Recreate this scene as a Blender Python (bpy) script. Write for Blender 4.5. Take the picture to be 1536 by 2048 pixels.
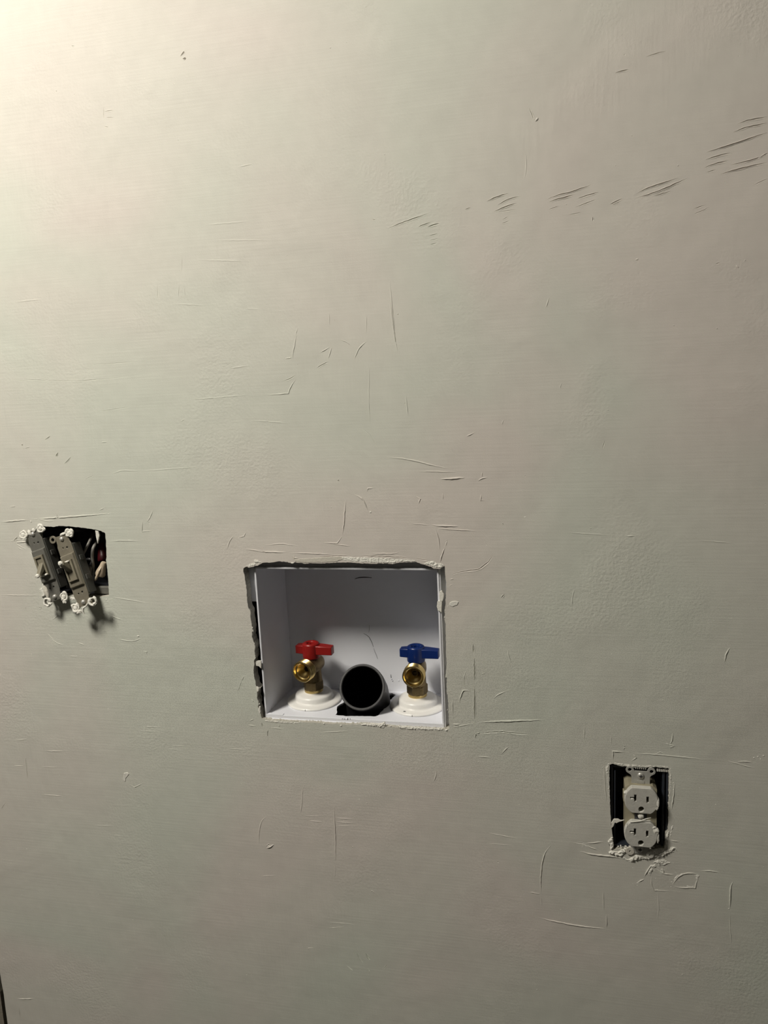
import bpy, bmesh, math, random
from mathutils import Vector, Matrix, noise
from mathutils.geometry import delaunay_2d_cdt

for o in list(bpy.data.objects):
    bpy.data.objects.remove(o)
scene = bpy.context.scene
col = scene.collection
rnd = random.Random(7)

# ------------------------------------------------------------------ camera
F_PX, CX, CY = 1538.0, 768.0, 1024.0
CAM = Vector((0.0, -0.790, 1.450))
def wall_axes(xv, yv, yaw):
    d = Vector((xv - CX, yv - CY, F_PX)).normalized()
    r0 = (Vector((1, 0, 0)) - d * d.x).normalized()
    n0 = r0.cross(d)
    r = r0 * math.cos(yaw) + n0 * math.sin(yaw)
    return r, d, r.cross(d)
AR, AD, AN = wall_axes(1190.0, 10000.0, math.radians(-12.5))   # wall right, down, inward, seen from the camera
cam_data = bpy.data.cameras.new('camera')
cam_data.sensor_fit = 'VERTICAL'
cam_data.sensor_height = 36.0
cam_data.lens = F_PX / 2048.0 * 36.0
cam_data.clip_start = 0.01
cam = bpy.data.objects.new('camera', cam_data)
col.objects.link(cam)
def cam_to_world(v):
    return Vector((v.dot(AR), v.dot(AN), -v.dot(AD)))
bx_, by_, bz_ = cam_to_world(Vector((1, 0, 0))), cam_to_world(Vector((0, -1, 0))), cam_to_world(Vector((0, 0, -1)))
cam.matrix_world = Matrix(((bx_.x, by_.x, bz_.x, CAM.x), (bx_.y, by_.y, bz_.y, CAM.y), (bx_.z, by_.z, bz_.z, CAM.z), (0, 0, 0, 1)))
scene.camera = cam

# ------------------------------------------------------------------ light and exposure
world = bpy.data.worlds.new('world')
scene.world = world
world.use_nodes = True
world.node_tree.nodes['Background'].inputs[0].default_value = (0.9, 0.88, 0.82, 1)
world.node_tree.nodes['Background'].inputs[1].default_value = 0.02
scene.view_settings.view_transform = 'Standard'
scene.view_settings.look = 'None'
scene.view_settings.gamma = 1.0
scene.view_settings.use_curve_mapping = False
scene.view_settings.exposure = 0.0
LAMP_POS = Vector((-0.88, -0.83, 2.41))       # centre of the lamp's frosted front
LAMP_AIM = Vector((-0.55, 0.0, 0.60))
LAMP_STRENGTH = 99.0
LAMP_COLOR = (1.0, 0.945, 0.84)
LAMP_RADIUS = 0.165

CEIL = 2.64

# ------------------------------------------------------------------ helpers
def P(px, py, y=0.0):
    """point of the photograph on the plane that lies y metres behind the wall surface"""
    v = Vector((px - CX, py - CY, F_PX))
    v = v * ((y - CAM.y) / v.dot(AN))
    return Vector((v.dot(AR), y, CAM.z - v.dot(AD)))

def tag(o, label=None, cat=None, group=None, kind=None):
    if label: o['label'] = label
    if cat: o['category'] = cat
    if group: o['group'] = group
    if kind: o['kind'] = kind
    return o

def empty(name, matrix, label=None, cat=None, group=None):
    o = bpy.data.objects.new(name, None)
    o.empty_display_size = 0.01
    col.objects.link(o)
    o.matrix_world = matrix
    return tag(o, label, cat, group)

class MB:
    """collects shapes into one mesh"""
    def __init__(self):
        self.v = []; self.f = []; self.m = []; self.mi = 0
    def add(self, verts, faces, M=None):
        b = len(self.v)
        for p in verts:
            p = Vector(p)
            self.v.append(M @ p if M else p)
        for f in faces:
            self.f.append([b + i for i in f]); self.m.append(self.mi)
        return self
    def box(self, x0, x1, y0, y1, z0, z1, M=None, taper=0.0):
        t = taper
        vs = [(x0, y1, z0), (x1, y1, z0), (x1, y1, z1), (x0, y1, z1),
              (x0 + t, y0, z0 + t), (x1 - t, y0, z0 + t), (x1 - t, y0, z1 - t), (x0 + t, y0, z1 - t)]
        fs = [(0, 1, 2, 3), (7, 6, 5, 4), (4, 5, 1, 0), (5, 6, 2, 1), (6, 7, 3, 2), (7, 4, 0, 3)]
        return self.add(vs, [tuple(reversed(f)) for f in fs], M)
    def lathe(self, prof, n=48, M=None, close=False, cap=False):
        """profile (r, z) turned about z"""
        vs, fs = [], []
        for r, z in prof:
            for k in range(n):
                a = 2 * math.pi * k / n
                vs.append((r * math.cos(a), r * math.sin(a), z))
        m = len(prof)
        for i in range(m - 1 if not close else m):
            j = (i + 1) % m
            for k in range(n):
                k2 = (k + 1) % n
                fs.append((i * n + k, i * n + k2, j * n + k2, j * n + k))
        if cap:
            fs.append(tuple(reversed(range(n))))
            fs.append(tuple(range((m - 1) * n, m * n)))
        return self.add(vs, fs, M)
    def tube(self, pts, rad, n=12, M=None, cap=True, inner=None):
        pts = [Vector(p) for p in pts]
        m = len(pts)
        rads = rad if isinstance(rad, (list, tuple)) else [rad] * m
        tang = []
        for i in range(m):
            a = pts[max(0, i - 1)]; b = pts[min(m - 1, i + 1)]
            tang.append((b - a).normalized())
        up = Vector((0, 0, 1)) if abs(tang[0].z) < 0.9 else Vector((1, 0, 0))
        u = tang[0].cross(up).normalized()
        vs, fs = [], []
        for i in range(m):
            t = tang[i]
            u = (u - t * u.dot(t)).normalized()
            w = t.cross(u)
            for k in range(n):
                a = 2 * math.pi * k / n
                vs.append(pts[i] + (u * math.cos(a) + w * math.sin(a)) * rads[i])
        for i in range(m - 1):
            for k in range(n):
                k2 = (k + 1) % n
                fs.append((i * n + k, i * n + k2, (i + 1) * n + k2, (i + 1) * n + k))
        if cap:
            fs.append(tuple(reversed(range(n))))
            fs.append(tuple(range((m - 1) * n, m * n)))
        return self.add(vs, fs, M)
    def plate(self, outer, holes=(), y0=0.0, y1=0.002, bevel=0.0, M=None):
        """outline in x, z with holes; front at y0, back at y1"""
        n_out = len(outer)
        c = Vector((sum(p[0] for p in outer) / n_out, sum(p[1] for p in outer) / n_out))
        front_out = outer
        if bevel:
            front_out = []
            for p in outer:
                q = Vector(p) - c
                front_out.append(tuple(c + q * (1 - bevel / q.length)))
        tris, pts = fill(front_out, holes)
        b = len(pts)
        vs = [(p[0], y0, p[1]) for p in pts]
        self.add(vs, tris, M)
        def ring(loop, ya, yb, loop2=None):
            loop2 = loop2 or loop
            n = len(loop)
            v = [(p[0], ya, p[1]) for p in loop] + [(p[0], yb, p[1]) for p in loop2]
            self.add(v, [(k, (k + 1) % n, n + (k + 1) % n, n + k) for k in range(n)], M)
        if bevel:
            ring(front_out, y0, y0 + bevel * 0.8, outer)
            ring(outer, y0 + bevel * 0.8, y1)
        else:
            ring(outer, y0, y1)
        for h in holes:
            ring(list(reversed(h)), y0, y1)
        tris2, pts2 = fill(outer, holes)
        self.add([(p[0], y1, p[1]) for p in pts2], [tuple(reversed(t)) for t in tris2], M)
        return self
    def build(self, name, mats, parent=None, smooth=None, bevel=0.0, recalc=True):
        me = bpy.data.meshes.new(name)
        me.from_pydata([tuple(p) for p in self.v], [], self.f)
        mats = mats if isinstance(mats, (list, tuple)) else [mats]
        for m in mats: me.materials.append(m)
        for poly, mi in zip(me.polygons, self.m): poly.material_index = mi
        if recalc:
            bm = bmesh.new(); bm.from_mesh(me)
            bmesh.ops.remove_doubles(bm, verts=bm.verts, dist=1e-6)
            bmesh.ops.recalc_face_normals(bm, faces=bm.faces)
            bm.to_mesh(me); bm.free()
        if smooth is not None:
            for p in me.polygons: p.use_smooth = True
            me.set_sharp_from_angle(angle=math.radians(smooth))
        o = bpy.data.objects.new(name, me)
        col.objects.link(o)
        if parent: o.parent = parent
        if bevel:
            b = o.modifiers.new('bevel', 'BEVEL'); b.width = bevel; b.segments = 2; b.limit_method = 'ANGLE'; b.angle_limit = math.radians(35)
        return o

def inside(p, poly):
    x, y = p[0], p[1]; c = False; n = len(poly); j = n - 1
    for i in range(n):
        xi, yi = poly[i][0], poly[i][1]; xj, yj = poly[j][0], poly[j][1]
        if (yi > y) != (yj > y) and x < (xj - xi) * (y - yi) / (yj - yi) + xi: c = not c
        j = i
    return c

def fill(outer, holes):
    """triangles of an outline with holes"""
    verts, edges = [], []
    for loop in [outer] + list(holes):
        b = len(verts); n = len(loop)
        verts += [Vector((p[0], p[1])) for p in loop]
        edges += [(b + k, b + (k + 1) % n) for k in range(n)]
    S = 1000.0
    ov, oe, of, a1, a2, a3 = delaunay_2d_cdt([v * S for v in verts], edges, [], 0, 1e-5)
    pts = [v / S for v in ov]
    tris = []
    for f in of:
        c = sum((pts[i] for i in f), Vector((0, 0))) / len(f)
        if inside(c, outer) and not any(inside(c, h) for h in holes): tris.append(tuple(f))
    return tris, [tuple(p) for p in pts]

def circle(cx, cz, r, n=20, a0=0.0):
    return [(cx + r * math.cos(a0 + 2 * math.pi * k / n), cz + r * math.sin(a0 + 2 * math.pi * k / n)) for k in range(n)]
def rect(x0, x1, z0, z1): return [(x0, z0), (x1, z0), (x1, z1), (x0, z1)]
mm = 0.001
def S(poly, k=mm): return [(p[0] * k, p[1] * k) for p in poly]

# ------------------------------------------------------------------ materials
def mat(name, color, rough=0.5, metal=0.0, spec=0.5, noise_scale=0, noise_amt=0.0, bump=0.0, bump_scale=300, coat=0.0):
    m = bpy.data.materials.new(name); m.use_nodes = True
    nt = m.node_tree; b = nt.nodes['Principled BSDF']
    b.inputs['Base Color'].default_value = (*color, 1)
    b.inputs['Roughness'].default_value = rough
    b.inputs['Metallic'].default_value = metal
    b.inputs['Specular IOR Level'].default_value = spec
    if coat: b.inputs['Coat Weight'].default_value = coat
    tc = nt.nodes.new('ShaderNodeTexCoord')
    if noise_scale:
        n = nt.nodes.new('ShaderNodeTexNoise'); n.inputs['Scale'].default_value = noise_scale; n.inputs['Detail'].default_value = 5
        nt.links.new(tc.outputs['Object'], n.inputs['Vector'])
        mx = nt.nodes.new('ShaderNodeMix'); mx.data_type = 'RGBA'
        mx.inputs[6].default_value = (*[c * (1 - noise_amt) for c in color], 1)
        mx.inputs[7].default_value = (*[min(1, c * (1 + noise_amt)) for c in color], 1)
        nt.links.new(n.outputs['Fac'], mx.inputs[0]); nt.links.new(mx.outputs[2], b.inputs['Base Color'])
    if bump:
        n = nt.nodes.new('ShaderNodeTexNoise'); n.inputs['Scale'].default_value = bump_scale; n.inputs['Detail'].default_value = 4
        nt.links.new(tc.outputs['Object'], n.inputs['Vector'])
        bp = nt.nodes.new('ShaderNodeBump'); bp.inputs['Strength'].default_value = bump; bp.inputs['Distance'].default_value = 0.001
        nt.links.new(n.outputs['Fac'], bp.inputs['Height']); nt.links.new(bp.outputs['Normal'], b.inputs['Normal'])
    return m

def wall_material():
    m = bpy.data.materials.new('skim_coated_wall'); m.use_nodes = True
    nt = m.node_tree; L = nt.links.new; b = nt.nodes['Principled BSDF']
    b.inputs['Roughness'].default_value = 0.62
    b.inputs['Specular IOR Level'].default_value = 0.25
    tc = nt.nodes.new('ShaderNodeTexCoord')
    def noise_node(scale, detail=3, stretch=None, dist=0.0):
        n = nt.nodes.new('ShaderNodeTexNoise'); n.inputs['Scale'].default_value = scale; n.inputs['Detail'].default_value = detail
        n.inputs['Distortion'].default_value = dist
        if stretch:
            mp = nt.nodes.new('ShaderNodeMapping'); mp.inputs['Scale'].default_value = stretch
            L(tc.outputs['Object'], mp.inputs['Vector']); L(mp.outputs['Vector'], n.inputs['Vector'])
        else:
            L(tc.outputs['Object'], n.inputs['Vector'])
        return n.outputs['Fac']
    def ramp(src, a, c):
        r = nt.nodes.new('ShaderNodeMapRange'); r.inputs['From Min'].default_value = a; r.inputs['From Max'].default_value = c
        L(src, r.inputs['Value']); return r.outputs['Result']
    def mul(a, c):
        r = nt.nodes.new('ShaderNodeMath'); r.operation = 'MULTIPLY'
        L(a, r.inputs[0])
        if isinstance(c, (int, float)): r.inputs[1].default_value = c
        else: L(c, r.inputs[1])
        return r.outputs[0]
    def addn(a, c):
        r = nt.nodes.new('ShaderNodeMath'); r.operation = 'ADD'; L(a, r.inputs[0]); L(c, r.inputs[1]); return r.outputs[0]
    tint = ramp(noise_node(3.1, 2, dist=0.6), 0.36, 0.64)
    mx = nt.nodes.new('ShaderNodeMix'); mx.data_type = 'RGBA'
    mx.inputs[6].default_value = (0.632, 0.588, 0.540, 1)
    mx.inputs[7].default_value = (0.588, 0.606, 0.536, 1)
    L(tint, mx.inputs[0])
    speck = ramp(noise_node(60, 5), 0.3, 0.7)
    mx2 = nt.nodes.new('ShaderNodeMix'); mx2.data_type = 'RGBA'; mx2.blend_type = 'MULTIPLY'; mx2.inputs[0].default_value = 1.0
    mr = nt.nodes.new('ShaderNodeMapRange'); mr.inputs['To Min'].default_value = 0.975; mr.inputs['To Max'].default_value = 1.02
    L(speck, mr.inputs['Value'])
    L(mx.outputs[2], mx2.inputs[6]); L(mr.outputs['Result'], mx2.inputs[7])
    L(mx2.outputs[2], b.inputs['Base Color'])
    # relief of the skim coat, heights in millimetres
    patch = ramp(noise_node(7.0, 2), 0.5, 0.68)
    h = mul(noise_node(1.0, 3, (14, 1, 420)), 0.12)                              # level trowel drag
    h = addn(h, mul(mul(noise_node(1.0, 3, (260, 1, 30)), ramp(noise_node(5.0, 1), 0.5, 0.7)), 0.18))
    h = addn(h, mul(mul(noise_node(330, 3), patch), 0.50))                       # stipple patches
    h = addn(h, mul(noise_node(900, 2), 0.07))                                   # grain
    h = addn(h, mul(noise_node(9.0, 3, dist=0.4), 2.2))                          # gentle waves
    h = addn(h, mul(noise_node(28.0, 2), 0.45))
    bp = nt.nodes.new('ShaderNodeBump'); bp.inputs['Strength'].default_value = 1.0; bp.inputs['Distance'].default_value = 0.001
    L(h, bp.inputs['Height']); L(bp.outputs['Normal'], b.inputs['Normal'])
    return m

M_WALL = wall_material()
M_GYPSUM = mat('gypsum_core', (0.46, 0.44, 0.38), 0.9, noise_scale=400, noise_amt=0.15, bump=0.6, bump_scale=900)
M_PLASTER = mat('dried_plaster', (0.76, 0.745, 0.68), 0.8, noise_scale=300, noise_amt=0.06, bump=0.4, bump_scale=700)
M_PAPER = mat('torn_paper_face', (0.58, 0.55, 0.48), 0.9, noise_scale=200, noise_amt=0.08, bump=0.3, bump_scale=600)
M_PLASTIC = mat('white_box_plastic', (0.80, 0.815, 0.87), 0.38, spec=0.4, noise_scale=40, noise_amt=0.015)
M_FLANGE = mat('white_escutcheon_plastic', (0.83, 0.82, 0.79), 0.3, noise_scale=120, noise_amt=0.02)
M_BRASS = mat('brass', (0.62, 0.47, 0.20), 0.27, 1.0, noise_scale=200, noise_amt=0.12)
M_BRASS_CAST = mat('cast_brass', (0.23, 0.172, 0.09), 0.45, 1.0, noise_scale=300, noise_amt=0.2, bump=0.2, bump_scale=900)
M_RED = mat('red_handle_plastic', (0.27, 0.010, 0.009), 0.35, noise_scale=150, noise_amt=0.05)
M_BLUE = mat('blue_handle_plastic', (0.002, 0.018, 0.12), 0.35, noise_scale=150, noise_amt=0.05)
M_ABS = mat('black_drain_plastic', (0.006, 0.006, 0.007), 0.45, spec=0.25, noise_scale=200, noise_amt=0.2)
M_ABS_RIM = mat('cut_black_plastic', (0.07, 0.07, 0.072), 0.6, noise_scale=400, noise_amt=0.3)
M_STEEL = mat('galvanised_steel', (0.23, 0.225, 0.20), 0.42, 0.5, noise_scale=140, noise_amt=0.25, bump=0.15, bump_scale=700)
M_STEEL_WORN = mat('worn_plated_strap', (0.27, 0.245, 0.19), 0.45, 0.45, noise_scale=110, noise_amt=0.35, bump=0.2, bump_scale=700)
M_SCREW = mat('screw_steel', (0.55, 0.54, 0.50), 0.4, 0.5, noise_scale=500, noise_amt=0.2)
M_IVORY = mat('aged_ivory_plastic', (0.34, 0.31, 0.22), 0.45, noise_scale=140, noise_amt=0.12)
M_IVORY_DARK = mat('grimy_ivory_plastic', (0.215, 0.195, 0.145), 0.45, noise_scale=140, noise_amt=0.15)
M_SWBODY = mat('grey_switch_body', (0.11, 0.11, 0.10), 0.55, noise_scale=140, noise_amt=0.15)
M_FACE = mat('plaster_dusted_receptacle', (0.53, 0.52, 0.475), 0.7, noise_scale=260, noise_amt=0.16, bump=0.25, bump_scale=500)
M_STRAP = mat('painted_yoke', (0.47, 0.465, 0.43), 0.5, 0.3, noise_scale=200, noise_amt=0.12)
M_BOX = mat('dark_wiring_box', (0.045, 0.047, 0.055), 0.33, noise_scale=90, noise_amt=0.3)
M_BOX2 = mat('blue_black_wiring_box', (0.030, 0.035, 0.045), 0.3, noise_scale=90, noise_amt=0.3)
M_WBLACK = mat('black_wire_and_cavity_shade', (0.03, 0.03, 0.03), 0.4, noise_scale=200, noise_amt=0.2)  # wires, and the painted shade on the cavity's back sheet
M_WGREY = mat('off_white_wire_insulation', (0.25, 0.24, 0.22), 0.45, noise_scale=200, noise_amt=0.1)
M_WRED = mat('red_wire_nut_plastic', (0.075, 0.006, 0.010), 0.4, noise_scale=200, noise_amt=0.1)
M_WTAN = mat('tan_wire_nut_plastic', (0.52, 0.43, 0.32), 0.45, noise_scale=200, noise_amt=0.08)
M_MARK = mat('pencil', (0.03, 0.03, 0.035), 0.7, noise_scale=400, noise_amt=0.2)
M_WOOD = mat('weathered_grey_board', (0.25, 0.225, 0.18), 0.85, noise_scale=90, noise_amt=0.4, bump=0.6, bump_scale=250)
M_ROOM = mat('plain_room_paint', (0.33, 0.325, 0.31), 0.8, noise_scale=20, noise_amt=0.02)
M_FLOOR = mat('dusty_concrete', (0.09, 0.087, 0.08), 0.85, noise_scale=12, noise_amt=0.2, bump=0.3, bump_scale=80)
M_LAMPBASE = mat('lamp_metal', (0.7, 0.7, 0.68), 0.3, 0.8, noise_scale=100, noise_amt=0.05)

# ------------------------------------------------------------------ wall outline and openings (read on the wall surface)
WALL_T = 0.0127
WALL_LEFT = -0.7525
def ragged(px_pts, step=0.0016, jit=0.00035, seed=1):
    """closed outline on the wall, resampled with a torn edge"""
    r = random.Random(seed)
    pts = [P(x, y) for x, y in px_pts]
    out = []
    n = len(pts)
    for i in range(n):
        a, b = pts[i], pts[(i + 1) % n]
        k = max(1, int((b - a).length / step))
        for j in range(k):
            q = a.lerp(b, j / k)
            out.append((q.x + r.uniform(-jit, jit), q.z + r.uniform(-jit, jit)))
    return out
HOLE_WASHER = ragged([(487, 1137), (492, 1133), (498, 1135), (515, 1131), (524, 1126), (540, 1125), (558, 1123), (575, 1124), (583, 1127), (590, 1124.5), (610, 1127), (625, 1126.5),
    (640, 1127), (655, 1126), (680, 1125), (700, 1124.5), (720, 1126.5), (750, 1127.5), (775, 1126.5), (786, 1128), (800, 1125), (832, 1124), (845, 1128.5), (856, 1131), (868, 1137),
    (880, 1138), (889, 1132), (890, 1145), (891.5, 1160), (893, 1172), (892, 1190), (891, 1205), (889, 1220), (890, 1230), (888, 1236), (891, 1245), (891, 1262), (892, 1285), (892, 1300),
    (893, 1330), (891, 1353), (894, 1356), (893, 1380), (896, 1400), (897, 1430), (898.5, 1456), (895, 1460), (870, 1459), (850, 1457.5), (830, 1457), (800, 1455.5), (775, 1453.5), (760, 1452),
    (745, 1450), (720, 1448), (715, 1449), (690, 1449), (683, 1448), (660, 1448), (645, 1446.5), (625, 1445), (600, 1444), (580, 1443), (560, 1441.5), (545, 1441), (530, 1439), (524, 1438),
    (521, 1428), (516, 1413), (517, 1405), (514, 1395), (514, 1383), (518, 1378), (512, 1373), (511, 1363), (508, 1352), (507, 1335), (509, 1329), (508, 1322), (511, 1316), (509, 1300),
    (510, 1290), (509, 1287), (504, 1273), (504, 1262), (505, 1257), (503, 1247), (501, 1237), (501, 1222), (497, 1217), (494.5, 1205), (494, 1195), (493, 1180), (491, 1163), (489.5, 1153), (487, 1144)], seed=3)
HOLE_SWITCH = ragged([(78.6, 1053), (88.8, 1052.5), (107.5, 1053.6), (117, 1052), (138.8, 1052.5), (160.6, 1055), (182.5, 1058), (199.7, 1061), (210.3, 1066), (212, 1082.5), (213, 1114), (212, 1120),
    (214.5, 1137), (216.6, 1160.6), (217.7, 1192), (204, 1193.4), (181, 1192.7), (154, 1192.7), (134.8, 1192), (113.8, 1191), (95, 1190), (89, 1186), (84, 1165), (80, 1150), (75, 1115), (72, 1085), (72, 1062)], jit=0.00022, seed=5)
HOLE_OUTLET = ragged([(1218.7, 1530), (1226.6, 1527.5), (1238.8, 1531.5), (1263, 1534.5), (1297, 1535), (1312, 1534), (1338, 1537), (1338, 1551), (1338, 1581), (1337, 1612), (1336.5, 1636.5), (1336, 1661),
    (1331.5, 1665.7), (1330, 1685), (1328, 1696), (1300, 1698.5), (1275, 1699), (1251, 1697), (1230, 1698.5), (1222, 1697), (1218, 1688), (1219, 1680), (1225.4, 1673), (1222, 1648.6), (1220, 1612), (1218.7, 1575.4)], seed=9)
HOLES = [HOLE_WASHER, HOLE_SWITCH, HOLE_OUTLET]

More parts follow.
